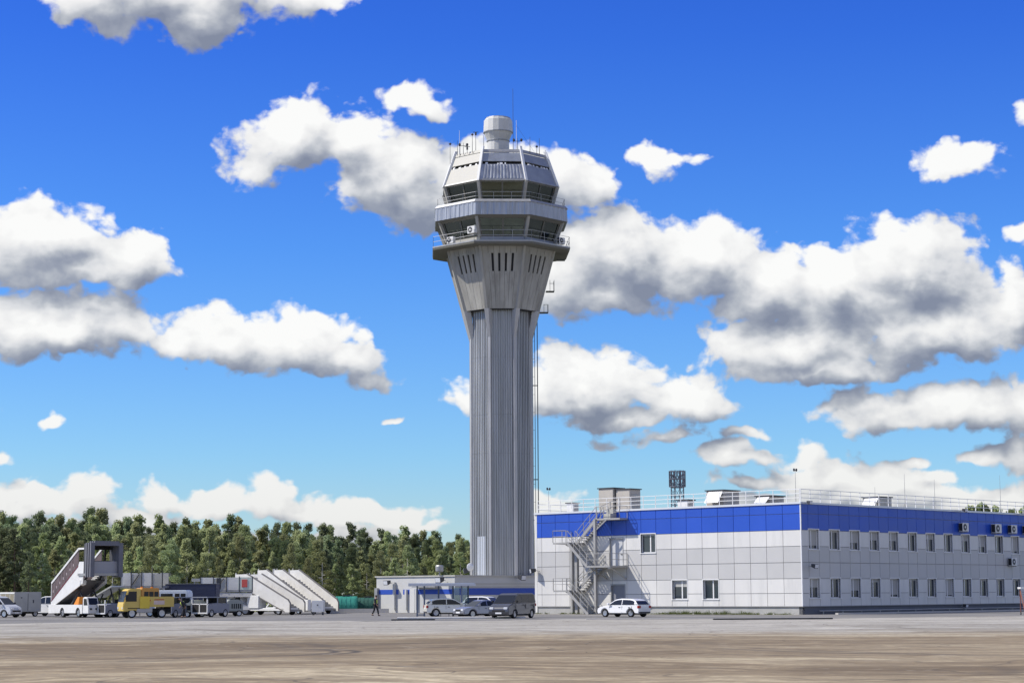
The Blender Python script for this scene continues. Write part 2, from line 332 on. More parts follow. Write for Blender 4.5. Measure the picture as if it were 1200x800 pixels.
# ================================================================== GROUND
def ground_material(name, kind):
    m = bpy.data.materials.new(name); m.use_nodes = True; b = NB(m.node_tree); pr = m.node_tree.nodes['Principled BSDF']
    pr.inputs['Roughness'].default_value = .85; pr.inputs['Specular IOR Level'].default_value = .3
    t = b.n('ShaderNodeTexCoord'); P = t.outputs['Object']
    fine = b.noise(P, 3.0, 8, .65)
    if kind == 'apron':
        wr = b.n('ShaderNodeTexNoise'); b.link(P, wr.inputs['Vector']); wr.inputs['Scale'].default_value = .045; wr.inputs['Detail'].default_value = 4
        w = b.vm('SCALE', b.vm('SUBTRACT', wr.outputs[1], (.5, .5, .5))); w.node.inputs['Scale'].default_value = 26
        Q = b.vm('MULTIPLY', b.vm('ADD', P, w), (.16, 1, 1))
        broad = b.noise(Q, .11, 4, .55); swirl = b.noise(Q, .42, 7, .62, .4); thin = b.noise(b.vm('MULTIPLY', b.vm('ADD', P, w), (.05, 1, 1)), 1.6, 6, .6)
        sp = b.n('ShaderNodeSeparateXYZ'); b.link(b.vm('ADD', P, b.vm('MULTIPLY', w, (0, .7, 0))), sp.inputs[0])
        # dusty brown stands nearer than about 105 m, grey concrete beyond
        yy = b.math('ADD', sp.outputs[1], b.math('MULTIPLY', b.math('SUBTRACT', swirl, .5), 30))
        brown = b.maprange(yy, 78, 106, 1, 0, True)
        dusty = b.ramp(b.math('ADD', b.math('MULTIPLY', broad, .55), b.math('MULTIPLY', swirl, .45)), [(.38, (.18, .135, .085)), (.475, (.33, .265, .18)), (.54, (.47, .395, .285)), (.62, (.62, .545, .41))])
        med = b.noise(b.vm('MULTIPLY', b.vm('ADD', P, w), (.30, 1, 1)), 1.15, 6, .65)
        dusty = b.mix(b.maprange(med, .40, .60, .55, 0, True), dusty, (.17, .13, .085))
        dusty = b.mix(b.maprange(med, .54, .68, 0, .5, True), dusty, (.60, .53, .40))
        grey = b.ramp(b.math('ADD', b.math('MULTIPLY', broad, .4), b.math('MULTIPLY', swirl, .6)), [(.40, (.33, .31, .265)), (.5, (.45, .43, .38)), (.60, (.58, .555, .49))])
        col = b.mix(brown, grey, dusty)
        band = b.maprange(b.math('ABSOLUTE', b.math('SUBTRACT', sp.outputs[1], 68)), 3, 13, 1, 0, True)
        col = b.mix(b.math('MULTIPLY', band, .4), col, (.17, .125, .08))
        col = b.mix(b.maprange(thin, .36, .58, .34, 0), col, (.13, .105, .072))
        col = b.mix(brown, col, b.mix(1.0, col, (1.0, .96, .85), 'MULTIPLY'))
        # curved tyre sweeps
        for (cx, cy, r, wd, st) in ((-11.2, 66, 5.3, .16, .98), (-10.5, 66, 5.3, .16, .98), (-30, 70, 22, .35, .5), (-28.6, 70, 22, .35, .5), (10, 62, 16, .3, .5), (26, 74, 20, .35, .5), (27.3, 74, 20, .35, .5), (-2, 50, 14, .25, .4), (-52, 96, 38, .5, .35), (20, 40, 44, .5, .3), (-14, 128, 58, .5, .35), (34, 118, 50, .6, .3), (-30, 92, 30, .6, .3), (-29, 92, 32, .5, .3)):
            dd = b.vm('DISTANCE', b.vm('ADD', P, b.vm('SCALE', w) if False else (0, 0, 0)), (cx, cy, 0))
            ring = b.maprange(b.math('ABSOLUTE', b.math('SUBTRACT', dd, r)), wd * .4, wd * 1.6, st, 0)
            gate = b.math('MULTIPLY', ring, b.maprange(b.noise(P, .09, 2), .45, .6, .1, 1)) if st < .9 else b.math('MULTIPLY', ring, b.maprange(b.vm('DOT_PRODUCT', P, (1, 0, 0)), -9, -6.5, .12, 1))
            col = b.mix(gate, col, (.075, .062, .05))
        col = b.mix(b.maprange(fine, .35, .62, .42, 0), col, (.12, .098, .07))
    if kind == 'apron':
        vg = b.n('ShaderNodeTexVoronoi', feature='DISTANCE_TO_EDGE'); b.link(b.vm('ADD', P, w), vg.inputs['Vector']); vg.inputs['Scale'].default_value = .085
        col = b.mix(b.maprange(vg.outputs['Distance'], .002, .007, .55, 0), col, (.07, .058, .045))
        sp2 = b.noise(P, 1.3, 3, .5); col = b.mix(b.maprange(sp2, .66, .74, 0, .5), col, (.09, .075, .055)); sp3 = b.noise(b.vm('ADD', P, (31, 7, 0)), .9, 5, .6); col = b.mix(b.maprange(sp3, .62, .72, 0, .5), col, (.52, .47, .38))
    elif kind == 'asphalt':
        n = b.noise(b.vm('MULTIPLY', P, (.35, 1, 1)), .25, 7, .62)
        col = b.ramp(n, [(.38, (.15, .145, .138)), (.5, (.225, .218, .205)), (.62, (.32, .305, .28))])
        col = b.mix(b.maprange(fine, .3, .7, .3, 0), col, (.07, .07, .07))
    elif kind == 'grass':
        n = b.noise(P, .2, 8, .6)
        col = b.ramp(n, [(.3, (.035, .055, .02)), (.55, (.06, .08, .03)), (.75, (.12, .11, .06))])
    elif kind == 'gravel':
        n = b.noise(P, 1.1, 8, .65)
        col = b.ramp(n, [(.3, (.22, .205, .16)), (.5, (.36, .34, .28)), (.7, (.48, .46, .40))])
    b.link(col, pr.inputs['Base Color'])
    bp = b.n('ShaderNodeBump'); bp.inputs['Strength'].default_value = .35; bp.inputs['Distance'].default_value = .03
    b.link(fine, bp.inputs['Height']); b.link(bp.outputs[0], pr.inputs['Normal'])
    return m
def sheet(name, pts, z, m):
    mb = MB(); n = len(pts); mb.add([(x, y, z) for x, y in pts], [tuple(range(n))]); o = mb.build(name, m)
    if o.data.polygons[0].normal.z < 0: o.data.flip_normals()
    return struct(o)
GRASSM = ground_material('grass_ground', 'grass'); APRON = ground_material('dusty_concrete', 'apron')
ASPH = ground_material('worn_asphalt', 'asphalt'); GRAV = ground_material('gravel', 'gravel')
sheet('ground', [(-4000, -800), (4000, -800), (4000, 8000), (-4000, 8000)], -.012, GRASSM)
rr = random.Random(3)
sheet('apron', [(-420, -120), (420, -120), (420, 152), (-420, 152)], -.004, APRON)
pts = []
x = -420.0
while x < 420:
    base = 146 if x < 6 else (148 if x < 60 else 150)
    pts.append((x, base + rr.uniform(-2.2, 2.2) + 3 * sin(x * .21))); x += rr.uniform(1.2, 3.5)
sheet('asphalt', pts + [(420, 246), (-420, 246)], 0.0, ASPH)

# ================================================================== BUILDING (local x along shaded face, y along lit face)
COR = Vector((24.6, 169.5, 0)); A = radians_face = rad(47.4); H = 9.57
bld = thing('office_building', 'two-storey white and grey clad office block with a broad blue band, right of the tower', 'building', COR, A)
def bl(x, y, z=0):                     # building-local point to world
    return COR + Matrix.Rotation(A, 4, 'Z') @ Vector((x, y, z))
LX, LY = 66.0, 30.3
ROWS = [(.70, 1.80), (1.80, 3.05), (3.05, 4.42), (4.42, 5.80), (5.80, 7.18), (7.18, 8.58), (8.58, 9.42)]
ROWM = [0, 0, 1, 1, 0, 2, 2]
def cuts(r, holes):
    out = [r]
    for h in holes:
        nx = []
        for (a0, a1, b0, b1) in out:
            h0, h1, k0, k1 = h
            if h1 <= a0 + .01 or h0 >= a1 - .01 or k1 <= b0 + .01 or k0 >= b1 - .01: nx.append((a0, a1, b0, b1)); continue
            if h0 > a0 + .03: nx.append((a0, h0, b0, b1))
            if h1 < a1 - .03: nx.append((h1, a1, b0, b1))
            m0, m1 = max(a0, h0), min(a1, h1)
            if k0 > b0 + .03: nx.append((m0, m1, b0, k0))
            if k1 < b1 - .03: nx.append((m0, m1, k1, b1))
        out = nx
    return out
rwin = []                              # windows of the shaded face
for k in range(20):
    c = 1.05 + 3.21 * k
    if c + 1.6 > LX - .5: break
    rwin += [(c, c + 1.6, 5.55, 7.25), (c, c + 1.6, 1.38, 3.08)]
lwin = [(8.83, 10.53, 1.32, 3.02), (12.3, 14.0, 1.32, 3.02), (15.85, 17.55, 5.52, 7.24)]
ldoor = [(19.6, 21.3, 4.42, 7.0), (19.4, 21.2, .25, 2.75)]
def wall_panels(length, seams, holes, place, name, lbl=None):
    gap = .022; cols = sorted(set([0.0, length] + [s for s in seams if .05 < s < length - .05]))
    parts = {0: MB(), 1: MB(), 2: MB()}
    for (z0, z1), mi in zip(ROWS, ROWM):
        run = MB()
        for c0, c1 in zip(cols, cols[1:]):
            cs_ = cuts((c0 + gap, c1 - gap, z0 + gap, z1 - gap), holes)
            if z0 == 5.80:
                if len(cs_) != 1 or cs_[0][1] - cs_[0][0] < (c1 - c0) - .2:
                    if cs_:
                        for q in cs_: place(run, *q, -.05, .03)
                    if run.v: run.build('wall_panel', WHITEP, bld)
                    run = MB(); continue
                place(run, *cs_[0], -.05, .03); continue
            for q in cs_: place(parts[mi], *q, -.05, .03)
        if run.v: run.build('wall_panel', WHITEP, bld)
    for mi, nm, mm in ((0, 'white_panels', WHITEP), (1, 'grey_panels', GREYP), (2, 'blue_panels', BLUEP)):
        parts[mi].build(nm, mm, bld)
    bk = MB()
    for r in cuts((0.06, length - .06, .70, 9.4), holes): place(bk, *r, -.26, -.04)
    bk.build('wall', GASKET, bld)
def placeR(mb, a0, a1, b0, b1, d0, d1): mb.box(a0, a1, -d1, -d0, b0, b1)
def placeL(mb, a0, a1, b0, b1, d0, d1): mb.box(-d1, -d0, a0, a1, b0, b1)
wall_panels(LX, [1.05 + 1.605 * j for j in range(45)], rwin, placeR, 'r')
wall_panels(LY, [1.85 + 1.74 * j for j in range(18)] , lwin + ldoor, placeL, 'l')
mb = MB(); mb.box(-.03, LX, LY, LY + .3, 0, 9.4); mb.box(LX, LX + .3, -.03, LY + .3, 0, 9.4); mb.build('back_wall', WHITEP, bld)
mb = MB(); mb.box(.28, LX, .28, LY, 8.9, 9.2); mb.box(.28, LX, .28, LY, 3.9, 4.1); mb.build('roof_slab', PLINTH, bld)
mb = MB()   # plinth: lit end with door gap, shaded end
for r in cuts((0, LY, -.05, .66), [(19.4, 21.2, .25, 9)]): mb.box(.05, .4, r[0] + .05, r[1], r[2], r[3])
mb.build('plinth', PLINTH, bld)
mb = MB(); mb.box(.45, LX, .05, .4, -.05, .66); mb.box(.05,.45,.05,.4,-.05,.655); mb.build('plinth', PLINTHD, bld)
mb = MB(); mb.box(-.07, .05, -.07, LY, .655, .715); mb.box(.05, LX, -.07, .05, .655, .715); mb.build('drip_rail', GASKET, bld)
mb = MB()
mb.box(-.12, .35, -.12, LY + .3, 9.40, 9.57); mb.box(.35, LX, -.12, .35, 9.40, 9.57); mb.build('coping', COPING, bld)
mb = MB(); mb.box(-.055, .04, -.055, .04, .72, 9.38); mb.build('corner_trim', WHITEM, bld)
def window(a0, a1, b0, b1, place, d=.2, mull=.5, lit=False):
    fr = MB(); t = .075
    # surround proud of the cladding
    for (p0, p1, q0, q1) in ((a0 - .06, a1 + .06, b1 - .0, b1 + .07), (a0 - .06, a0 + .0, b0, b1), (a1 - .0, a1 + .06, b0, b1)): place(fr, p0, p1, q0, q1, -.25, .055)
    f = fr.build('window', [WHITEM], bld)
    fm = MB()
    for (p0, p1, q0, q1) in ((a0, a1, b1 - t, b1), (a0, a1, b0, b0 + t), (a0, a0 + t, b0 + t, b1 - t), (a1 - t, a1, b0 + t, b1 - t), ((a0 + (a1 - a0) * mull) - t * .8, (a0 + (a1 - a0) * mull) + t * .8, b0 + t, b1 - t)):
        place(fm, p0, p1, q0, q1, -.26, -.17)
    fm.build('frame', WHITEM, f)
    g_ = MB(); place(g_, a0 + .03, a1 - .03, b0 + .03, b1 - .03, -.235, -.21); g_.build('pane', WPANE, f)
    sl = MB(); place(sl, a0 - .08, a1 + .08, b0 - .06, b0, -.2, .10); sl.build('sill', WHITEM, f)
    bs = MB()
    if rr.random() < .7:
        hh = rr.choice([.25, .5, .8, 1.1, 1.45]) + rr.uniform(-.1, .1); place(bs, a0 + .09, a1 - .09, b1 - hh, b1 - .08, -.209, -.203); bs.build('blind', mat('blind', (.42, .42, .40), .8), f)
for w in rwin: window(*w, placeR, mull=.42)
for w in lwin: window(*w, placeL, mull=.42)
for i, (a0, a1, b0, b1) in enumerate(ldoor):
    d = MB(); placeL(d, a0 + .1, a1 - .1, b0, b1 - .12, -.2, -.12)
    dm = d.build('door', mat('door_grey', (.22, .23, .26), .5) if i else mat('door_light', (.55, .56, .57), .5), bld)
    h = MB(); placeL(h, a0 + .25, a0 + .42, b0 + 1.0, b0 + 1.06, -.12, -.05); h.build('handle', DARKM, dm)
    h = MB()
    for r in ((a0, a0 + .1, b0, b1), (a1 - .1, a1, b0, b1), (a0 + .1, a1 - .1, b1 - .12, b1)): placeL(h, *r, -.22, .05)
    h.build('door_frame', GALV, dm)
# roof railing
mb = MB()
def rail(mb, p, q, h, n, r=.028, mids=1, z0=0.0):
    p = Vector(p); q = Vector(q)
    for i in range(n + 1):
        a = p.lerp(q, i / n); mb.tube(a + Vector((0, 0, z0)), a + Vector((0, 0, h)), r, 4)
    for k in range(1, mids + 2):
        z = Vector((0, 0, h * k / (mids + 1))); mb.tube(p + z, q + z, r, 4)
rail(mb, (.12, 4e-3, 9.57), (.12, LY, 9.57), 1.1, 21, .035, 2); rail(mb, (.12, .12, 9.57), (LX, .12, 9.57), 1.1, 42, .035, 2)
mb.build('roof_railing', WHITEM, bld)
rail_back = MB(); rail(rail_back, (.3, LY, 9.3), (LX, LY, 9.3), 1.1, 40, .03, 1); rail_back.build('roof_railing', WHITEM, bld)

# ---- fire escape on the lit face; (s along the face, n out from it)
fe = thing('fire_escape', 'grey steel switchback fire escape with open landings on the office block wall', 'fire escape', COR, A)
def L(s, n, z): return Vector((-n, s, z))
def landing(name, s0, s1, n0, n1, z, rails):
    m = MB(); m.box(-n1, -n0, s0, s1, z - .16, z); o = m.build('landing', STAIRM, fe)
    r = MB()
    for (a, b) in rails: 
        ln = hypot(b[0] - a[0], b[1] - a[1]); rail(r, L(a[0], a[1], z), L(b[0], b[1], z), 1.1, max(1, round(ln / 1.2)), .03, 1)
    r.build('railing', STAIRM, o)
landing('', 24.2, 25.9, .1, 2.7, 2.2, [((25.9, .1), (25.9, 2.7)), ((24.3, 2.7), (25.9, 2.7))])
landing('', 24.2, 25.9, .1, 2.7, 6.6, [((25.9, .1), (25.9, 2.7)), ((24.3, 2.7), (25.9, 2.7))])
landing('', 19.05, 21.85, .1, 2.7, 4.4, [((19.1, .1), (19.1, 2.65)), ((19.1, 2.65), (21.8, 2.65))])
landing('', 19.0, 21.85, .1, 1.25, 8.75, [((19.05, .1), (19.05, 1.2)), ((19.05, 1.2), (21.8, 1.2))])
def flight(s0, z0, s1, z1, n0, n1):
    f_ = MB()
    for n in (n0, n1): f_.beam(L(s0, n, z0 - .04), L(s1, n, z1 - .04), .06, .26)
    o = f_.build('stair_flight', STAIRM, fe)
    t = MB(); k = 11
    for i in range(1, k):
        s = s0 + (s1 - s0) * i / k; z = z0 + (z1 - z0) * i / k; t.box(-n1 + .03, -n0 - .03, s - .13, s + .13, z - .02, z + .02)
    t.build('treads', TREAD, o)
    r = MB()
    for n in (n0, n1):
        for h in (.55, 1.1): r.tube(L(s0, n, z0 + h), L(s1, n, z1 + h), .028, 4)
        for i in range(4): s = s0 + (s1 - s0) * i / 3; z = z0 + (z1 - z0) * i / 3; r.tube(L(s, n, z), L(s, n, z + 1.1), .025, 4)
    r.build('handrail', STAIRM, o)
flight(21.75, .02, 24.25, 2.2, 1.5, 2.65)
flight(24.2, 2.2, 21.85, 4.4, .15, 1.2)
flight(21.85, 4.4, 24.2, 6.6, 1.5, 2.65)
flight(24.2, 6.6, 21.85, 8.75, .15, 1.2)
for s, n, z in ((24.15, 1.35, 6.5), (21.88, 1.36, 8.7), (25.75, .2, 6.45), (19.2, 2.5, 4.25)):
    c = MB(); w = .12 if s < 24.1 or s > 25 else .15
    c.box(-n - w, -n + w, s - w, s + w, 0 if (s, n) != (19.2, 2.5) else 4.1, z); c.build('column', STAIRM, fe)
br = MB(); br.beam(L(19.3, .05, 3.2), L(19.3, 2.5, 4.3), .1, .1); br.beam(L(21.6, .05, 3.2), L(21.6, 2.5, 4.3), .1, .1)
br.beam(L(24.2, 1.35, 1.4), L(25.6, 1.35, 2.1), .08, .08); br.beam(L(24.2, 1.35, 5.8), L(25.6, 1.35, 6.5), .08, .08)
br.beam(L(21.9, 1.36, 7.6), L(20.6, 1.25, 8.6), .1, .1); br.beam(L(24.1,1.35,3.2),L(21.9,1.35,4.2),.08,.08); br.build('brace', STAIRM, fe)
st = MB(); st.box(-.9, .1, 20.4, 21.2, 8.75, 9.2); st.box(-.5, .4, 20.4, 21.2, 9.2, 9.6); st.build('roof_step', CREAM, fe)
st = MB(); rail(st, L(21.4, 1.1, 8.75), L(20.3, -.4, 9.6), 1.1, 2, .03, 1); st.build('railing', STAIRM, fe)

# ---- rooftop equipment
def vent_box(x0, x1, y0, y1, h, label, hood=True, col=BEIGE, z=9.2, group='ventilation boxes on the office roof'):
    cx, cy = (x0 + x1) / 2, (y0 + y1) / 2
    t = thing('vent_unit', label, 'roof vent', bl(cx, cy, z), A, group)
    m = MB(); dx, dy = (x1 - x0) / 2, (y1 - y0) / 2; m.box(-dx, dx, -dy, dy, 0, h); m.build('casing', col, t, bevel=.03)
    m = MB(); m.box(-dx - .1, dx + .1, -dy - .1, dy + .1, h, h + .09); m.build('lid', DARKM, t)
    if hood:
        m = MB(); m.prism([(-dy * .92, h * .96), (-dy * .92, h * .90), (dy * .75, h * .90), (dy * .75, h * .96)], -dx - .02, -dx - .03, axis='x')
        m = MB(); m.hexa([(-dx - .75, -dy * .95, h * .38), (-dx - .72, dy * .7, h * .38), (-dx - .68, dy * .7, h * .42), (-dx - .7, -dy * .95, h * .42)],
                        [(-dx - .06, -dy * .95, h * .94), (-dx - .06, dy * .7, h * .94), (-dx - .01, dy * .7, h * .97), (-dx - .01, -dy * .95, h * .97)])
        m.build('hood', WHITEM, t)
    m = MB()
    for i in range(6): z_ = h * (.15 + .12 * i); m.box(-dx * .7, dx * .7, -dy - .03, -dy - .005, z_, z_ + h * .05)
    m.build('louvre', GALV, t)
    return t
def s_of(px, n=0.0, x=0.0):
    """distance along the lit face of a point x behind it seen at photo column px"""
    X0 = COR.x + x * cos(A); Y0 = COR.y + x * sin(A); k = (un(px, 600, 1.0)[0])
    return (X0 - k * Y0) / (sin(A) + k * cos(A))
def r_of(px, y=0.0):
    X0 = COR.x - y * sin(A); Y0 = COR.y + y * cos(A); k = un(px, 600, 1.0)[0]
    return (k * Y0 - X0) / (cos(A) - k * sin(A))
a, b_ = s_of(725, x=3), s_of(708, x=3)
vent_box(2.2, 3.8, a, b_, 2.5, 'tall beige air handling cabinet above the fire escape, the left one of the pair', False, BEIGE)
a, b_ = s_of(743, x=3), s_of(727, x=3)
vent_box(2.4, 4.0, a, b_, 2.35, 'tall beige air handling cabinet above the fire escape, the right one of the pair', False, BEIGE)
vent_box(1.5, 3.9, s_of(848, x=1.5), s_of(828, x=1.5), 1.75, 'large beige roof vent with a white sloping hood, middle of the lit end roof edge')
vent_box(1.5, 3.6, s_of(903, x=1.5), s_of(886, x=1.5), 1.05, 'low beige roof vent with a white hood, nearest the building corner')
c0, c1 = r_of(1033, 2), r_of(1053, 2)
vent_box(c0, c1 - .8, 2.2, 4.0, 1.35, 'cream roof vent behind the railing above the shaded long face', True, CREAM)
vent_box(1.2, 2.2, s_of(806, x=1.2) , s_of(794, x=1.2), 1.0, 'small white vent cowl in front of the lattice mast', False, WHITEM)
vent_box(1.2, 2.0, s_of(672, x=1.2) , s_of(664, x=1.2), 1.2, 'small white roof box near the left end of the railing', False, WHITEM)
# lattice mast beyond the roof
Ym = 205.0; xa, zt = un(784, 552, Ym); xb, _ = un(803, 552, Ym); cxm = (xa + xb) / 2; wm = (xb - xa) / 2
lm = thing('lattice_mast', 'dark steel lattice mast with a denser round cage on top, rising behind the office roof', 'lattice mast', (cxm, Ym, 0))
m = MB(); rm = wm
_, zc = un(793, 570, Ym)
legs = [(rm * .82 * cos(pi/8 + i * pi / 4), rm * .82 * sin(pi/8 + i * pi / 4)) for i in range(8)]
for i in range(8):
    (ax, ay), (bx, by) = legs[i], legs[(i + 1) % 8]; m.tube((ax, ay, 0), (ax, ay, zt), .045, 4)
    z = 5.5
    while z < zt - .3: m.tube((ax, ay, z), (bx, by, z + .9), .03, 4); m.tube((ax, ay, z), (bx, by, z), .03, 4); z += .9
m.build('frame', mat('mast_steel', (.16, .17, .20), .5, .4), lm)
m = MB()
for i in range(16):
    a = i * pi / 8; m.tube((rm * cos(a), rm * sin(a), zc), (rm * cos(a), rm * sin(a), zt), .045, 4); m.tube((rm * cos(a), rm * sin(a), zc), (rm * cos(a + pi/4), rm * sin(a + pi/4), zt), .03, 4)
for z in (zc, (zc + zt) / 2, zt): 
    for i in range(16): a = i * pi / 8; m.tube((rm*cos(a), rm*sin(a), z), (rm*cos(a+pi/8), rm*sin(a+pi/8), z), .05, 4)
m.build('cage', mat('mast_steel', (.16, .17, .20), .5, .4), lm)
# thin rods and lamps on the roof edge
def rod(name, base, h, label, cat, group, kind='rod', m_=GALV):
    t = thing(name, label, cat, base, A, group)
    m = MB(); m.tube((0, 0, 0), (0, 0, h), .03, 5, .012); m.build('pole', m_, t)
    if kind == 'tripod':
        m = MB()
        for i in range(3): a = i * 2.1; m.tube((.5 * cos(a), .5 * sin(a), 0), (0, 0, .9), .025, 4)
        m.build('tripod', m_, t)
    if kind == 'lamp':
        m = MB(); m.tube((-.25, 0, h), (.25, 0, h), .03, 5); m.lathe([(.04, h - .08), (.09, h + .03), (.08, h + .14), (.03, h + .18)], 8, (-.18, 0, 0)); m.lathe([(.04, h - .08), (.09, h + .03), (.08, h + .14), (.03, h + .18)], 8, (.18, 0, 0)); m.build('lamp_head', DARKM, t)
    return t
rod('roof_lamp', bl(.5, s_of(933, x=.5), 9.3), 3.0, 'twin-headed lamp on a thin pole at the office building corner', 'roof lamp', 'lamps on the office roof', 'lamp')
rod('roof_lamp', bl(.5, s_of(643, x=.5), 9.3), 2.5, 'twin-headed lamp on a thin pole at the far left end of the office roof', 'roof lamp', 'lamps on the office roof', 'lamp')
for px, h, lb in ((1061, 3.6, 'tall white lightning rod on a tripod right of the cream roof vent'), (1096, 3.3, 'dark lightning rod between the cream vent and the trees behind the roof'), (1173, 4.2, 'tallest lightning rod, near the right end of the roof'), (1026, 2.2, 'short lightning rod just left of the cream roof vent')):
    rod('lightning_rod', bl(r_of(px, 1.5), 1.5, 9.2), h, lb, 'lightning rod', 'lightning rods on the office roof', 'tripod')
# floodlights on the roof edge / walls
def flood(base, rz, label, group='small floodlights on the buildings', sc=1.0, arm=True):
    t = thing('floodlight', label, 'floodlight', base, rz, group)
    if arm: m = MB(); m.beam((0, 0, 0), (.35 * sc, 0, .1 * sc), .05, .05); m.build('bracket', GALV, t)
    m = MB(); m.hexa([(.3*sc, -.17*sc, -.02), (.62*sc, -.22*sc, -.14*sc), (.62*sc, .22*sc, -.14*sc), (.3*sc, .17*sc, -.02)], [(.3*sc, -.17*sc, .2*sc), (.66*sc, -.22*sc, .18*sc), (.66*sc, .22*sc, .18*sc), (.3*sc, .17*sc, .2*sc)]); m.build('lamp_head', DARKM, t)
    m = MB(); m.hexa([(.625*sc, -.19*sc, -.1*sc), (.64*sc, -.19*sc, -.1*sc), (.64*sc, .19*sc, -.1*sc), (.625*sc, .19*sc, -.1*sc)], [(.665*sc, -.19*sc, .15*sc), (.68*sc, -.19*sc, .15*sc), (.68*sc, .19*sc, .15*sc), (.665*sc, .19*sc, .15*sc)]); m.build('lens', LAMP, t)
flood(bl(r_of(942), -.12, 9.45), A - pi / 2, 'small floodlight on the coping right beside the building corner')
flood(bl(r_of(946), -.05, 4.05), A - pi / 2, 'small wall floodlight between the two window rows beside the building corner', sc=1.2)
flood(bl(r_of(1122), -.05, .5), A - pi / 2, 'small floodlight low on the shaded plinth')
flood(bl(r_of(1124), -.12, 9.5), A - pi / 2, 'small floodlight on the coping above the first wall-mounted air conditioner')
flood(bl(r_of(1196), -.12, 9.5), A - pi / 2, 'small floodlight on the coping at the right edge')
flood(bl(-.05, LY - .35, 4.0), A + pi * .8, 'floodlight on the far left end of the lit face, beside the tower foot', sc=1.4)
# wall air conditioners (shaded face)
def ac_unit(loc, rz, label, group, sc=1.0):
    t = thing('air_conditioner', label, 'air conditioner', loc, rz, group)
    m = MB(); m.box(-.45*sc, .45*sc, -.42*sc, -.08*sc, -.32*sc, .32*sc); m.build('casing', AC_W, t, bevel=.02)
    m = MB(); m.box(-.465*sc, -.452*sc, -.39*sc, -.11*sc, -.28*sc, .28*sc); m.build('side_shade', BLACK, t)  # black plate added to paint the casing's side as if in shade
    m = MB(); m.lathe([(.25*sc, 0), (.25*sc, .02)], 20); 
    m.v = [(x - .1*sc, -.42*sc - z, y) for x, y, z in m.v]; m.build('fan_grille', DARKM, t)
    m = MB(); m.lathe([(.09*sc, 0), (.09*sc, .035)], 12); m.v = [(x - .1*sc, -.42*sc - z, y) for x, y, z in m.v]; m.build('fan_hub', AC_W, t)
    m = MB(); m.box(-.3*sc, .3*sc, -.03, .02, -.38*sc, -.33*sc); m.box(-.35*sc, -.3*sc, -.4*sc, .02, -.38*sc, -.325*sc); m.box(.3*sc, .35*sc, -.4*sc, .02, -.38*sc, -.325*sc); m.build('bracket', GALV, t)
    return t
g_ac = 'air conditioners on the shaded office wall'
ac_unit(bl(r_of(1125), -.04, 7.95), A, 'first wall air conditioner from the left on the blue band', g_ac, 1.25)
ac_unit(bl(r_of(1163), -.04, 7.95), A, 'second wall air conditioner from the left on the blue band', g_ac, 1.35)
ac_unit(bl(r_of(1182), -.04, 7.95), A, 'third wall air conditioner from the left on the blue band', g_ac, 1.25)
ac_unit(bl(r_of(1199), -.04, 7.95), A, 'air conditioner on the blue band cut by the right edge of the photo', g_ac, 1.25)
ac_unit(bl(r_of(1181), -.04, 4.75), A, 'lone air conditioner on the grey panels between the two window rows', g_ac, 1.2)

# ================================================================== SERVICE ANNEX (in front of the tower foot)
AC = Vector((-6.05, 205.2, 0))
ann = thing('service_annex', 'low flat-roofed pale building with a thin blue stripe in front of the tower foot', 'building', AC, A)
def al(x, y, z=0): return AC + Matrix.Rotation(A, 4, 'Z') @ Vector((x, y, z))
ANW = mat('annex_wall', (.54, .545, .53), .6, var=.06, scale=.6, dirt=((.52, .5, .45), .35))
ANB = mat('annex_blue', (.02, .075, .42), .5)
m = MB(); m.box(0, 26, 0, 11.7, -.05, 3.72); m.build('wall', ANW, ann)
m = MB(); m.box(-.12, 26.1, -.12, 11.85, 3.72, 3.86); m.build('roof_edge', CREAM, ann)
m = MB(); m.box(-.025, 0, 8.3, 11.6, 1.92, 2.42); m.box(-.025, 0, 0, 7.6, 1.92, 2.42); m.box(-.025, 26, -.025, 0, 1.82, 2.52); m.build('stripe', ANB, ann)
m = MB(); m.box(-.06, 26, -.06, -.03, 2.62, 2.68); m.box(-.06, 26, -.06, -.03, 2.95, 3.0); m.box(-.3,-.03,11.3,11.72,-.05,2.6); m.build('wall_rail', GALV, ann)
m = MB(); m.box(-.04, 0, 5.9, 6.6, 0, 2.45); m.build('door', mat('annex_door', (.62, .62, .60), .5), ann)
for y in (8.9, 7.1, 5.6, ):
    m = MB(); m.box(-.28, -.02, y - .22, y + .02, .3, 3.2 if y > 8.5 else 2.4); m.build('pilaster', ANW, ann)
m = MB(); m.box(-.9, -.02, 2.0, 5.4, 2.62, 2.74); m.build('door_canopy', GALV, ann)
def box_lamp(loc, rz, label, sc=1.0):
    t = thing('beacon_lamp', label, 'lamp', loc, rz, 'drum lamps on the annex')
    m = MB(); m.lathe([(.06*sc, 0), (.06*sc, .3*sc)], 8); m.build('stem', GALV, t)
    m = MB(); m.lathe([(.30*sc, .3*sc), (.36*sc, .4*sc), (.36*sc, .8*sc), (.28*sc, .92*sc)], 14); m.build('lamp_body', GALV, t)
def px_on(px, Y, z): return Vector((un(px, 690, Y)[0], Y, z))
box_lamp(px_on(515, 206.5, 3.86), 0, 'grey drum-shaped ventilator cap on the annex roof left of the tower', 1.15)
flood(al(-.1, 9.2, 3.1), A + pi, 'floodlight on the lit annex wall near its left end', 'floodlights on the annex', 1.5)
flood(al(-.1, 1.2, 3.3), A + pi, 'floodlight on the lit annex wall beside the corner', 'floodlights on the annex', 1.8)
flood(px_on(557, 212, 4.3), pi, 'floodlight on the annex roof at the left foot of the tower', 'floodlights on the annex', 1.9)
flood(al(r_of(602) * 0 + 9.3, -.05, 3.55), A - pi / 2, 'floodlight at the top of the shaded annex wall', 'floodlights on the annex', 1.7)
t = thing('dish_antenna', 'small white dish aerial on the annex roof left of the tower foot', 'dish antenna', px_on(551, 209, 3.86), -1.0)
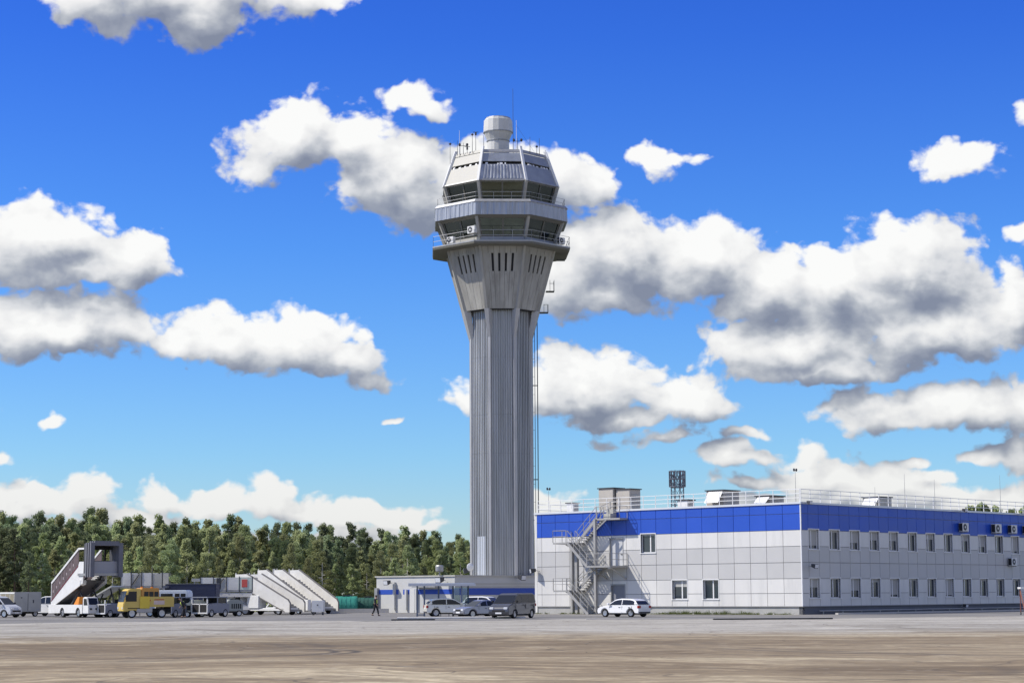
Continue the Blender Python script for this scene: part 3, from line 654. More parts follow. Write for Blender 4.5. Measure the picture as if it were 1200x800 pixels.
m = MB(); m.tube((0, 0, 0), (0, 0, .7), .04); m.build('mast', GALV, t)
m = MB(); m.lathe([(.42, .0), (.38, .05), (.2, .14), (.05, .16)], 16); m.v = [(z_, x_, y_ + .85) for x_, y_, z_ in m.v]; m.build('dish', WHITEM, t)

# ================================================================== CONTROL TOWER
TC = Vector((-1.25, 221, 0)); TR = rad(2.4)
tw = thing('control_tower', 'tall octagonal airport control tower with ribbed metal shaft, flared concrete neck and glazed cab', 'control tower', TC, TR)
def ov(k, R, z):                       # octagon corner
    a = rad(22.5 + 45 * k) ; return Vector((R * cos(a), R * sin(a), z))
def facet(mb, k, R0, z0, R1, z1, ins=0.0, u0=0, u1=1, mi=0, th=.12):
    """slab on facet k between two rings"""
    a, b, c, d = ov(k - 1, R0, z0), ov(k, R0, z0), ov(k, R1, z1), ov(k - 1, R1, z1)
    p = [a.lerp(b, u0), a.lerp(b, u1), d.lerp(c, u1), d.lerp(c, u0)]
    nrm = (p[1] - p[0]).cross(p[3] - p[0]).normalized()
    if nrm.dot(Vector((p[0].x + p[1].x, p[0].y + p[1].y, 0))) < 0: nrm = -nrm
    o = [x + nrm * ins for x in p]; i_ = [x - nrm * th for x in o]
    mb.add([*i_, *o], [(3,2,1,0),(4,5,6,7),(0,1,5,4),(1,2,6,5),(2,3,7,6),(3,0,4,7)], mi)
    return nrm
def corr(mb, k, R0, z0, R1, z1, n=12, dep=.07, u0=0.0, u1=1.0, ins=0.0):
    """corrugated sheet on facet k"""
    a, b, c, d = ov(k - 1, R0, z0), ov(k, R0, z0), ov(k, R1, z1), ov(k - 1, R1, z1)
    nrm = (b - a).cross(d - a).normalized()
    if nrm.dot(a + b) < 0: nrm = -nrm
    us = []
    for i in range(n):
        w = (u1 - u0) / n; s = u0 + i * w
        us += [(s, 0), (s + w * .12, 1), (s + w * .5, 1), (s + w * .62, 0)]
    us.append((u1, 0))
    vs = []; fs = []
    for u, h in us: off = nrm * (ins + h * dep); vs += [a.lerp(b, u) + off, d.lerp(c, u) + off]
    for i in range(len(us) - 1): fs.append((2*i, 2*i+2, 2*i+3, 2*i+1))
    mb.add(vs, fs)
def ring(mb, R0, z0, R1, z1):
    mb.lathe([(R0, z0), (R1, z1)], 8, ph=rad(22.5))
# shaft
core = MB(); ring(core, 3.38, 0, 3.38, 33.6); core.build('core', GALV, tw)
for k in range(8):
    m = MB()
    for z0, z1 in ((3, 8), (8.015, 17.3), (17.315, 21.6), (21.615, 28), (28.015, 33.4)):
        corr(m, k, 3.5, z0, 3.5, z1, 9, .17, .06, .94)
    m.build('shaft_cladding', ALU, tw)
    # corner rib: column, then leaning out with the neck
    a = rad(22.5 + 45 * k); d = Vector((cos(a), sin(a), 0)); t_ = Vector((-sin(a), cos(a), 0))
    m = MB()
    def sec(R, z, w, dp): return [d * (R - dp) - t_ * w + Vector((0, 0, z)), d * (R - dp) + t_ * w + Vector((0, 0, z)), d * R + t_ * w * .62 + Vector((0, 0, z)), d * R - t_ * w * .62 + Vector((0, 0, z))]
    secs = [sec(3.76, 2.5, .24, .42), sec(3.76, 30.2, .24, .42), sec(4.62, 33.3, .40, .75)]
    for s0, s1 in zip(secs, secs[1:]): m.hexa(s0, s1)
    m.build('rib', SRIB, tw)
# door strip at the foot of the left facet
m = MB(); facet(m, 5 - 0, 3.62, 3.6, 3.62, 8.2, .03, .30, .72, th=.05); m.build('access_door', mat('pale_door', (.62, .66, .72), .5), tw)
# neck
for k in range(8):
    m = MB()
    nb = 7
    slots = [.24, .40, .56, .72]
    R = lambda z: 4.45 + (6.5 - 4.45) * (z - 33.3) / 6.9
    for i in range(nb):       # boards of the neck
        u0, u1 = .045 + .91 * i / nb, .045 + .91 * (i + 1) / nb - .006
        facet(m, k, R(33.3), 33.3, R(37.3), 37.3, .012 * (i % 2), u0, u1)
        facet(m, k, R(39.25), 39.25, R(40.2), 40.2, .012 * (i % 2), u0, u1)
    edges = [.045] + [q for s in slots for q in (s, s + .055)] + [.955]
    for u0, u1 in zip(edges[::2], edges[1::2]): facet(m, k, R(37.3), 37.3, R(39.25), 39.25, .006, u0, u1)
    m.build('neck_panel', CONCR, tw)
    m = MB(); facet(m, k, R(37.2), 37.2, R(39.3), 39.3, -.14, .1, .9, th=.05); m.build('louvre_slots', BLACK, tw)
    a = rad(22.5 + 45 * k); d = Vector((cos(a), sin(a), 0)); t_ = Vector((-sin(a), cos(a), 0)); m = MB()
    def sec(R_, z, w, dp): return [d * (R_ - dp) - t_ * w + Vector((0, 0, z)), d * (R_ - dp) + t_ * w + Vector((0, 0, z)), d * R_ + t_ * w * .55 + Vector((0, 0, z)), d * R_ - t_ * w * .55 + Vector((0, 0, z))]
    m.hexa(sec(4.62, 33.3, .27, .4), sec(6.62, 40.2, .24, .4)); m.build('rib', RIBM, tw)
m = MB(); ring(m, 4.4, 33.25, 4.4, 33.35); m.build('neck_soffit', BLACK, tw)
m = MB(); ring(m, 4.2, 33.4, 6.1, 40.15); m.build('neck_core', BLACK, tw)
# service gallery
m = MB(); ring(m, 8.34, 40.22, 8.34, 40.37); m.build('gallery_slab', GALV, tw)
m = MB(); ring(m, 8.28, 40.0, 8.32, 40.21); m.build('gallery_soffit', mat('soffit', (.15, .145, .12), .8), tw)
def oct_rail(R, z, h, r=.025, name='railing', n=3, mids=1, mt=GALV):
    m = MB()
    for k in range(8): rail(m, ov(k, R, z), ov(k + 1, R, z), h, n, r, mids)
    return m.build(name, mt, tw)
oct_rail(8.25, 40.35, 1.15, .028, n=3)
# lower glazed storey
for k in range(8):
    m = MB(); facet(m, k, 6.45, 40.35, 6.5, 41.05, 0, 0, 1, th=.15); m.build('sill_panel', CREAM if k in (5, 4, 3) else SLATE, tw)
    gl = MB(); facet(gl, k, 6.46, 41.05, 7.3, 43.25, -.05, .02, .98, th=.03); g0 = gl.build('window', CABGL, tw)
    fr = MB()
    for u0, u1 in ((.0, .055), (.49, .53), (.945, 1)): facet(fr, k, 6.46, 41.05, 7.3, 43.25, .03, u0, u1, th=.14)
    facet(fr, k, 6.46, 41.05, 6.50, 41.15, .035, .055, .945, th=.14); facet(fr, k, 7.26, 43.15, 7.3, 43.26, .035, .055, .945, th=.14)
    fr.build('window_frame', mat('frame_olive', (.13, .125, .105), .6), g0)
    m = MB(); p0 = ov(k, 6.6, 41.0); p1 = ov(k, 7.5, 43.25); m.beam(p0, p1, .30, .30); m.build('corner_post', RIBM, tw)
m = MB(); ring(m, 6.35, 40.36, 6.35, 40.5); m.build('floor', DARKM, tw)
m = MB(); ring(m, 2.2, 40.5, 2.2, 43.1); m.build('stair_core', mat('core_wall', (.19, .23, .20), .8), tw)
m = MB(); ring(m, 7.2, 43.26, 7.2, 43.5); m.build('ceiling', mat('cab_ceiling', (.15, .15, .13), .8), tw)
for k in range(8):
    m = MB(); facet(m, k, 5.9, 40.55, 5.9, 41.5, 0, .05, .95, th=.5); m.build('console', mat('console', (.16, .16, .15), .6), tw)
# band between the two storeys
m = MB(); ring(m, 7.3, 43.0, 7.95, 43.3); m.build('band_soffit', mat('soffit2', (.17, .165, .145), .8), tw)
for k in range(8):
    m = MB(); corr(m, k, 8.0, 43.27, 7.95, 44.75, 9, .05); facet(m, k, 8.0, 43.27, 7.95, 44.75, -.01, 0, 1, th=.1); m.build('balcony_cladding', ALU2, tw)
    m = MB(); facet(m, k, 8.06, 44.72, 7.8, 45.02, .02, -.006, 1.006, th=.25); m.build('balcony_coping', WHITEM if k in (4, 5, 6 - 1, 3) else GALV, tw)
m = MB(); ring(m, 7.75, 44.6, 7.75, 44.75); m.build('balcony_deck', GALV, tw)
oct_rail(7.7, 44.9, .95, .025, n=3)
# upper glazed storey (visual control room)
for k in range(8):
    gl = MB(); facet(gl, k, 6.0, 45.05, 6.72, 47.38, -.05, .02, .98, th=.03); g0 = gl.build('window', CABGL, tw)
    fr = MB()
    for u0, u1 in ((.0, .05), (.49, .52), (.95, 1)): facet(fr, k, 6.0, 45.05, 6.72, 47.38, .03, u0, u1, th=.12)
    facet(fr, k, 6.0, 45.05, 6.04, 45.2, .035, .05, .95, th=.12)
    fr.build('window_frame', mat('frame_olive', (.13, .125, .105), .6), g0)
    m = MB(); m.beam(ov(k, 6.15, 44.8), ov(k, 6.95, 47.4), .30, .30); m.build('corner_post', RIBM, tw)
    m = MB(); facet(m, k, 5.5, 45.0, 5.5, 45.75, 0, .05, .95, th=.45); m.build('console', mat('console', (.16, .16, .15), .6), tw)
m = MB(); ring(m, 6.0, 44.8, 6.0, 45.0); m.build('floor', DARKM, tw)
m = MB(); ring(m, 1.4, 45.0, 1.4, 47.3); m.build('stair_core', mat('core_wall', (.19, .23, .20), .8), tw)
m = MB(); ring(m, 6.7, 47.42, 6.3, 47.7); m.build('ceiling', mat('cab_ceiling', (.15, .15, .13), .8), tw)
# sloping roof skirt
Rr = lambda z: 6.95 + (5.55 - 6.95) * (z - 47.35) / (51.06 - 47.35)
for k in range(8):
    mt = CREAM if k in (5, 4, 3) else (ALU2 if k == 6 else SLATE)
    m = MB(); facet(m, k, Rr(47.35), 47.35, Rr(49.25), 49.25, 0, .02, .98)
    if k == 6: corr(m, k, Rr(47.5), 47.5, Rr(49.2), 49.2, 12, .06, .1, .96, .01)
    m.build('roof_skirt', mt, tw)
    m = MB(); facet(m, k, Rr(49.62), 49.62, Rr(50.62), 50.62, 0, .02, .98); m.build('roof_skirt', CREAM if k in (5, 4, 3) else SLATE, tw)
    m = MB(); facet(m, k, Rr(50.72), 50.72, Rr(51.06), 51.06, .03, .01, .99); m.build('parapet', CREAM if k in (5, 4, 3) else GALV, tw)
    m = MB(); facet(m, k, Rr(47.3), 47.28, Rr(47.42), 47.42, .06, .0, 1, th=.4); m.build('drip_edge', GALV, tw)
    m = MB()
    for i in range(9):
        if rr.random() < .65:
            u = .1 + .09 * i + rr.uniform(-.02, .02); facet(m, k, Rr(49.28), 49.3, Rr(49.55), 49.52 - rr.uniform(0, .08), -.06, u, u + rr.uniform(.03, .07), th=.2)
    m.build('vent_blocks', WHITEM, tw)
    a = rad(22.5 + 45 * k); d = Vector((cos(a), sin(a), 0)); t_ = Vector((-sin(a), cos(a), 0)); m = MB()
    def sec(R_, z, w, dp): return [d * (R_ - dp) - t_ * w + Vector((0, 0, z)), d * (R_ - dp) + t_ * w + Vector((0, 0, z)), d * R_ + t_ * w + Vector((0, 0, z)), d * R_ - t_ * w + Vector((0, 0, z))]
    m.hexa(sec(7.12, 47.25, .13, .35), sec(5.62, 51.45, .13, .35)); m.build('rib', WHITEM, tw)
m = MB(); ring(m, Rr(47.6) - .5, 47.6, Rr(50.9) - .5, 50.75); m.build('roof', DARKM, tw)
# radome
rd = MB(); rd.lathe([(1.28, 50.75), (1.25, 53.2), (1.66, 54.15), (1.68, 54.2), (1.62, 55.55), (1.45, 55.75), (.9, 55.82)], 16)
rd.v = [(x - .2, y, z) for x, y, z in rd.v]; rdo = rd.build('radome', mat('radome_white', (.66, .655, .62), .5, var=.1, scale=.7, dirt=((.45, .44, .40), .4)), tw)
m = MB(); m.lathe([(1.72, 54.1), (1.72, 54.2)], 16, (-.2, 0, 0)); m.lathe([(1.5, 55.72), (1.42, 55.84)], 16, (-.2, 0, 0)); m.lathe([(1.34, 53.1), (1.34, 53.2)], 16, (-.2, 0, 0)); m.build('radome_band', GALV, rdo)
# ladder and riser on the right-hand side
m = MB(); xr = 3.62
m.tube((xr + .42, -1.2, 3), (xr + .42, -1.2, 33), .055, 5); m.tube((xr + .12, -.9, 3), (xr + .12, -.9, 34), .03, 4); m.tube((xr + .12, -1.4, 3), (xr + .12, -1.4, 34), .03, 4)
z = 3.0
while z < 33: m.tube((xr + .12, -.9, z), (xr + .12, -1.4, z), .02, 4); m.tube((xr - .2, -1.15, z), (xr + .12, -1.15, z), .02, 4) if int(z * 2) % 4 == 0 else None; z += .5
for z in (10, 14.5, 25): m.beam((xr - .3, -1.2, z), (xr + .45, -1.2, z), .1, .1)
m.build('ladder', DARKM, tw)
for (R_, z) in ((5.45, 35.6), (4.75, 33.2), (6.7, 39.2)):
    m = MB(); m.box(R_ - .4, R_ + .55, -1.6, -.6, z, z + .06)
    if z < 39:
        for px_, py_ in ((R_ + .52, -1.55), (R_ + .52, -.65), (R_ + .05, -1.55)): m.tube((px_, py_, z), (px_, py_, z + (1.3 if z > 34 else .9)), .03, 4)
        m.tube((R_ + .52, -1.55, z + .9), (R_ + .52, -.65, z + .9), .03, 4); m.tube((R_, -1.55, z + .9), (R_ + .52, -1.55, z + .9), .03, 4)
    m.build('ladder_rest', DARKM, tw)
# fittings on the gallery
def tl(x, y, z): return TC + Matrix.Rotation(TR, 4, 'Z') @ Vector((x, y, z))
def on_facet(k, R, u, z):
    p = ov(k - 1, R, z).lerp(ov(k, R, z), u); return tl(*p)
g_t = 'air conditioners on the tower gallery'
fa = lambda k: rad(45 * k) + TR + pi / 2
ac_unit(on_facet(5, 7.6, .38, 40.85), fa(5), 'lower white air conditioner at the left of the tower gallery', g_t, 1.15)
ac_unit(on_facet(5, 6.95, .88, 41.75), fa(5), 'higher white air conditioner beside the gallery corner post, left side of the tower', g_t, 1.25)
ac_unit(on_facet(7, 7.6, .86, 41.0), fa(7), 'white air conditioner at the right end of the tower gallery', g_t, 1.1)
# aerials on the tower roof: (px, y top, kind, label)
def aerial(px, ytop, Y, kind, label, zb=50.9):
    X, zt = un(px, ytop, Y); h = zt - zb
    t = thing('roof_aerial', label, 'aerial', (X, Y, zb), 0, 'aerials on the tower roof')
    m = MB(); r = .035; m.tube((0, 0, 0), (0, 0, h), r, 5, .02); m.build('mast', DARKM if kind != 'white' else WHITEM, t)
    if kind == 'twin':
        m = MB(); m.tube((-.45, 0, h - .35), (.45, 0, h - .35), .03, 5)
        for s in (-1, 1): m.lathe([(.05, -.2), (.14, -.1), (.14, .08), (.04, .16)], 8, (s * .42, 0, h - .2))
        m.build('lamp_head', DARKM, t)
    if kind == 'tee': m = MB(); m.tube((-.3, 0, h), (.3, 0, h), .035, 5); m.lathe([(.1, -.35), (.1, 0)], 8, (0, 0, h)); m.build('sensor', DARKM, t)
    if kind == 'cups':
        m = MB(); m.lathe([(.08, 0), (.16, .12), (.05, .25)], 8, (0, 0, h - .2)); m.build('sensor', DARKM, t)
    return t
Yf = 216.2
for a_ in ((527.5, 168, 218.5, 'cups', 'aerial with a dark head standing outside the far left edge of the tower roof', 46.5),
           (536, 165, 218, 'rod', 'thin dark rod, first of three at the left edge of the tower roof'),
           (539, 166, 218, 'rod', 'thin dark rod, middle one of three at the left edge of the tower roof'),
           (538.4, 153, 220, 'white', 'white rod rising behind the three dark rods at the left'),
           (543, 167.5, 217.5, 'twin', 'low twin-headed lamp near the left corner of the tower roof'),
           (547.5, 172, 217, 'tee', 'short tee-shaped aerial left of the two tall instrument masts'),
           (553.5, 157, 216.6, 'cups', 'left one of the two tall instrument masts left of the radome'),
           (557.5, 155, 216.6, 'tee', 'right one of the two tall instrument masts left of the radome'),
           (566.8, 159, 216.0, 'rod', 'dark rod on the roof rib just left of the radome'),
           (601, 104, 219, 'rod', 'very tall thin whip aerial right beside the radome'),
           (605, 141, 218, 'white', 'white-tipped aerial right of the tall whip'),
           (606.5, 162, 216.2, 'twin', 'twin-headed lamp mast right of the radome'),
           (621, 160.5, 217, 'rod', 'left one of the two dark rods near the right edge of the tower roof'),
           (632, 162, 218, 'rod', 'right one of the two dark rods near the right edge of the tower roof'),
           (629, 171, 217.6, 'cups', 'short sensor between the two dark rods at the right edge'),
           (639, 176, 219, 'rod', 'short rod at the far right corner of the tower roof')):
    aerial(a_[0], a_[1], a_[2], a_[3], a_[4], a_[5] if len(a_) > 5 else 50.85)
t = thing('guy_wire', 'thin stay wire slanting from the white-tipped aerial down to the roof edge', 'wire', tl(0, 0, 0), 0)
m = MB(); Xa, Za = un(605, 147, 218); Xb, Zb = un(626, 176, 217); m.tube((Xa - t.location.x, 218 - t.location.y, Za), (Xb - t.location.x, 217 - t.location.y, 51), .012, 3); m.build('wire', DARKM, t)
# ================================================================== VEHICLE PARTS
def wheel(parent, x, y, r, w=.22, side=1):
    m = MB(); m.lathe([(r * .62, 0), (r * .9, 0), (r, w * .15), (r, w * .85), (r * .9, w), (r * .70, w), (r * .66, w * .7)], 22)
    m.v = [(x + a, y + side * (c - w), r + b) for a, b, c in m.v]
    o = m.build('wheel', TYRE, parent)
    m = MB(); m.lathe([(r * .64, 0), (r * .64, w * .80), (r * .5, w * .72)], 18); m.v = [(x + a, y + side * (c - w), r + b) for a, b, c in m.v]
    ri = m.build('rim', DARKM, o)
    m = MB()
    for i in range(5):
        a = i * 2 * pi / 5 + .3; m.beam((0, 0, w * .80), (r * .6 * cos(a), r * .6 * sin(a), w * .86), r * .22, .03)
    m.lathe([(r * .16, w * .75), (r * .16, w * .92)], 10); m.lathe([(r*.64, w*.78), (r*.66, w*.88), (r*.56, w*.86)], 18)
    m.v = [(x + a, y + side * (c - w), r + b) for a, b, c in m.v]; m.build('hubcap', RIM, o)
    return o
def arch(prof_x, r, cx, n=9):
    return [(cx + r * cos(pi - i * pi / (n - 1)), .30 + r * sin(pi - i * pi / (n - 1))) for i in range(n)]
def car(label, loc, hd, paint, L_=4.3, W_=1.78, kind='hatch', name='parked_car', group='parked cars', extra=None, cat='car'):
    """heading +x; origin at ground centre"""
    t = thing(name, label, cat, loc, hd, group); h = L_ / 2; w = W_ / 2
    wb = (-h + L_ * .185, h - L_ * .20); r = .32 if kind != 'van' else .35
    if kind == 'hatch': top = [(h, .42), (h - .02, .62), (h - .25, .80), (h - 1.05, .93), (-h + .25, 1.0), (-h + .02, .92), (-h, .5)]; cab = [(h - 1.0, .91), (h - 1.85, 1.40), (h - 2.4, 1.47), (-h + 1.0, 1.44), (-h + .55, 1.38), (-h + .12, .97)]
    elif kind == 'sedan': top = [(h, .42), (h - .02, .60), (h - .25, .76), (h - 1.15, .90), (-h + .8, .96), (-h + .08, .93), (-h, .5)]; cab = [(h - 1.1, .88), (h - 1.95, 1.36), (h - 2.5, 1.43), (-h + 1.5, 1.40), (-h + .7, .94)]
    elif kind == 'suv': top = [(h, .5), (h - .02, .8), (h - .25, .98), (h - 1.1, 1.08), (-h + .15, 1.1), (-h, .95), (-h, .5)]; cab = [(h - 1.05, 1.06), (h - 1.75, 1.62), (h - 2.3, 1.70), (-h + .6, 1.68), (-h + .1, 1.08)]
    elif kind == 'van': top = [(h, .40), (h + .0, .72), (h - .16, .95), (h - .85, 1.18), (-h + .1, 1.22), (-h, 1.15), (-h, .42)]; cab = [(h - .80, 1.16), (h - 1.62, 1.84), (h - 2.0, 1.93), (-h + .35, 1.95), (-h + .12, 1.82), (-h + .02, 1.18)]
    prof = top + [(-h + .05, .28)] + arch(0, r + .07, wb[0]) + arch(0, r + .07, wb[1]) + [(h - .08, .25)]
    m = MB(); n = len(prof); 
    def wy(x, z): return w * (1 - .10 * max(0, (abs(x) - h * .72) / (h * .28)) ** 2) - (.05 if z > .75 else 0) * 1 - (.03 if z < .35 else 0)
    vs = [(x, -wy(x, z), z) for x, z in prof] + [(x, wy(x, z), z) for x, z in prof]
    m.add(vs, [tuple(range(n)), tuple(range(2*n-1, n-1, -1))] + [(i, i+n, (i+1) % n + n, (i+1) % n) for i in range(n)])
    body = m.build('body', paint, t, bevel=.045)
    m = MB(); zb = cab[0][1]; zt = max(z for x, z in cab); nc = len(cab)
    def cy(z): return w - .07 - (.19 if kind != 'van' else .12) * (z - zb) / (zt - zb)
    vs = [(x, -cy(z), z) for x, z in cab] + [(x, cy(z), z) for x, z in cab]
    m.add(vs, [tuple(range(nc)), tuple(range(2*nc-1, nc-1, -1))] + [(i, i+nc, (i+1) % nc + nc, (i+1) % nc) for i in range(nc)])
    m.build('cabin', paint, body, bevel=.05)
    # glass sits a few mm proud of the pillars
    def side_glass(pts):
        for s in (-1, 1):
            g_ = MB(); q = [(x, s * (cy(z) + .012), z) for x, z in pts] + [(x, s * (cy(z) - .03), z) for x, z in pts]; k = len(pts)
            g_.add(q, [tuple(range(k)), tuple(range(2*k-1, k-1, -1))] + [(i, i+k, (i+1) % k + k, (i+1) % k) for i in range(k)]); g_.build('side_window', CARGL, body)
    def cab_top(x):
        for (x0, z0), (x1, z1) in zip(cab, cab[1:]):
            if x1 <= x <= x0: return z0 + (z1 - z0) * (x - x0) / (x1 - x0 + 1e-9)
        return zb
    xf, xr_ = cab[0][0], cab[-1][0]; zl = zb + .07
    ndiv = 3 if kind == 'van' else 2
    xa_, xb_ = xf - .28, xr_ + (.32 if kind != 'van' else .2)
    for i in range(ndiv):
        a0 = xa_ + (xb_ - xa_) * i / ndiv - .04 * (i > 0); a1 = xa_ + (xb_ - xa_) * (i + 1) / ndiv + .04
        pts = [(a0, zl), (a1, zl)] ; k = 5; up = []
        for j in range(k + 1):
            x_ = a1 + (a0 - a1) * j / k; up.append((x_, max(zl + .01, min(zt - .10, cab_top(x_) - .09))))
        side_glass(pts + up)
    def end_glass(i, name, lo=.08, hi=.92):
        (x0, z0), (x1, z1) = cab[i], cab[i + 1]; a0 = Vector((x0, 0, z0)); a1 = Vector((x1, 0, z1)); nr = Vector((z0 - z1, 0, x1 - x0)); nr = nr.normalized()
        if nr.x * (1 if i == 0 else -1) < 0: nr = -nr
        p = a0.lerp(a1, lo); q = a0.lerp(a1, hi); g_ = MB()
        o1 = [Vector((p.x, -cy(p.z) + .07, p.z)), Vector((p.x, cy(p.z) - .07, p.z)), Vector((q.x, cy(q.z) - .08, q.z)), Vector((q.x, -cy(q.z) + .08, q.z))]
        g_.hexa([v - nr * .03 for v in o1], [v + nr * .012 for v in o1]); g_.build(name, CARGL, body)
    end_glass(0, 'windscreen'); end_glass(len(cab) - 2, 'rear_window', .25 if kind != 'sedan' else .1, .9)
    for x in wb:
        for s in (-1, 1): wheel(t, x, s * (w - .01), r, .22, s)
    m = MB(); m.box(wb[0] - r * 1.2, wb[1] + r * 1.2, -w + .18, w - .18, .2, .62); m.build('underbody', BLACK, t)
    for s in (-1, 1):
        zf = top[1][1] + .02 if kind != 'van' else .80
        m = MB(); m.box(h - .12, h + .015, s * (w - .36) - .17, s * (w - .36) + .17, zf - .10, zf + .08); m.build('headlight', LAMP, t, bevel=.03)
        m = MB(); zt_ = top[-2][1]; m.box(-h - .012, -h + .15, s * (w - .22) - .17, s * (w - .22) + .15, zt_ - .22, zt_ + (-.02 if kind != 'van' else .0)); m.build('tail_light', TAIL, t, bevel=.02)
        m = MB(); m.box(xf - .42, xf - .22, s * (w + .02), s * (w + .17), zb + .06, zb + .22); m.build('wing_mirror', paint if kind != 'van' else BLACK, t, bevel=.03)
    m = MB(); m.box(h - .02, h + .02, -.26, .26, .36, .48); m.build('number_plate', PLATE, t)
    m = MB(); m.box(-h - .02, -h + .02, -.26, .26, .62, .74); m.build('number_plate', PLATE, t)
    m = MB(); m.box(h - .03, h + .008, -.55, .55, .52, .66); m.box(h - .03, h + .006, -.65, .65, .27, .34); m.build('grille', BLACK, t)
    m = MB(); m.box(-h - .006, -h + .03, -.7, .7, .30, .42); m.build('rear_valance', mat('bumper_plastic', (.05, .05, .055), .7), t)
    m = MB()
    for s in (-1, 1):
        for x_ in (xf - .35, (xf + xr_) / 2 - .05, xr_ + .55): m.box(x_ - .008, x_ + .008, s * (w - .045), s * (w + .002), .36, zb - .06)
        for x_ in ((xf + xr_) / 2 + .12, xr_ + .72): m.box(x_, x_ + .16, s * (w - .04), s * (w + .018), zb - .16, zb - .12)
    m.build('door_trim', mat('trim_dark', (.03, .03, .03), .6), t)
    return t
PW = mat('car_paint_white', (.80, .80, .79), .25, coat=.6); PC = mat('car_paint_cream', (.80, .78, .68), .3, coat=.5)
PD = mat('car_paint_graphite', (.075, .078, .09), .3, .3, coat=.6); PS = mat('car_paint_silver', (.34, .35, .40), .3, .6, coat=.5)
Yc_ = 160.5
car('white hatchback parked nose-left at the foot of the fire escape', at(731, Yc_), heading(-.74, .67), PW, 4.3, 1.78, 'hatch')
car('dark graphite minivan parked with its nose towards the camera, right of the bus shelter', at(600.5, 156), heading(-.44, -.90), PD, 4.95, 1.92, 'van')
car('silver-grey car half hidden behind the nose of the dark minivan', at(562, 162.5), heading(-.80, -.60), PS, 4.3, 1.78, 'sedan')
car('cream white car standing behind the bus shelter posts', at(527, 171), heading(.97, .22), PC, 4.3, 1.75, 'hatch').scale = (1, 1, 1.06)
car('white car at the back, its roof showing between the silver car and the minivan', at(570, 176), heading(.88, -.47), PW, 4.4, 1.8, 'suv')

# ================================================================== BUS SHELTER
shx0, shx1 = un(489, 700, 171.5)[0], un(549, 700, 171.5)[0]
sh = thing('bus_shelter', 'open steel-framed waiting shelter with a thin flat roof and glass sides', 'bus shelter', ((shx0 + shx1) / 2, 171.5, 0), rad(3))
hw = (shx1 - shx0) / 2
SHM = mat('shelter_paint', (.17, .21, .30), .5, .2)
for x, y in ((-hw, 1), (-hw + .62, 1), (-hw + 1.85, 1), (-hw + 3.1, 1), (hw - .62, -1), (hw, 1), (-hw, -1), (-hw+.62, -1)):
    if y < 0 and x < 0: y = -.9; continue
    m = MB(); m.box(x - .07, x + .07, y - .07, y + .07, 0, 2.62); m.build('post', SHM, sh)
m = MB()
for (x0, x1, y) in ((-hw, -hw + .62, 1), (hw - 1.3, hw - .0, 1)): m.box(x0 + .05, x1 - .05, y - .03, y + .03, .10, .18)
m.box(hw - .03, hw + .03, -.9, .95, .1, .18); m.build('bottom_rail', SHM, sh)
m = MB(); m.box(-hw - .75, hw + .55, -1.55, 1.5, 2.62, 2.70); m.build('roof', mat('shelter_roof', (.45, .50, .58), .35, .3), sh, bevel=.02)
m = MB(); m.box(-hw - .77, hw + .57, -1.6, -1.5, 2.60, 2.78); m.box(-hw - .77, hw + .57, 1.5, 1.58, 2.60, 2.86); m.build('roof_fascia', mat('fascia', (.60, .61, .64), .4, .2), sh)
for (x0, x1, y) in ((hw - 1.3, hw - .7, 1), (hw - .56, hw - .06, 1)):
    m = MB(); m.box(x0 + .06, x1 - .0, y - .01, y + .01, .2, 2.5); m.build('glass_pane', SHGL, sh)
m = MB(); m.box(hw - .01, hw + .01, -.85, .93, .2, 2.5); m.build('glass_pane', SHGL, sh)
m = MB(); m.box(-hw + 1.9, hw - 1.5, .62, .98, .45, .50); m.box(-hw + 2.0, -hw + 2.06, .7, .9, 0, .45); m.box(hw - 1.7, hw - 1.64, .7, .9, 0, .45); m.build('bench', STAIRM, sh)
x_, _ = un(500, 700, 163); 
m = MB(); m.box(-3.0, 7.0, -1.3, 1.6, 0, .13); one(m.build('kerb_island', mat('pale_slab', (.68, .66, .62), .85, var=.2, scale=.8), bevel=.02), 'pale low concrete slab in front of the bus shelter', 'slab', (x_ + 1.0, 156, 0), rad(2))
m = MB(); m.box(-1.6, 1.6, -.2, .2, 0, .09); one(m.build('kerb_strip', mat('dark_kerb', (.06, .06, .058), .8, var=.2)), 'short dark strip lying on the ground left of the bus shelter', 'kerb strip', (un(484, 700, 147)[0], 147, 0), rad(8), 'dark strips on the apron')
m = MB(); m.box(-4.2, 4.2, -.25, .25, 0, .10); one(m.build('kerb_strip', mat('dark_kerb', (.06, .06, .058), .8)), 'long dark strip lying on the ground below the office building corner', 'kerb strip', (un(905, 700, 140)[0], 140, 0), rad(2.0), 'dark strips on the apron')
m = MB(); m.box(-9, 9, -.35, .35, 0, .05); one(m.build('slab_edge', mat('light_concrete', (.52, .50, .46), .85)), 'long pale slab edge lying in front of the white hatchback', 'slab', (un(830, 700, 146)[0], 146, 0), rad(1))
m = MB(); m.box(0, 60, -.3, 0, 0, .14); one(m.build('kerb', mat('light_concrete', (.52, .50, .46), .85)), 'long pale kerb along the shaded side of the office building', 'kerb', bl(1.0, -2.6), A)
m = MB(); m.tube((2, -.35, .28), (60, -.35, .28), .06, 6)
for i in range(20): m.box(2.5 + 3 * i, 2.6 + 3 * i, -.4, -.3, 0, .25)
one(m.build('service_pipe', GALV), 'thin grey pipe running low along the shaded plinth of the office block', 'pipe', COR, A)
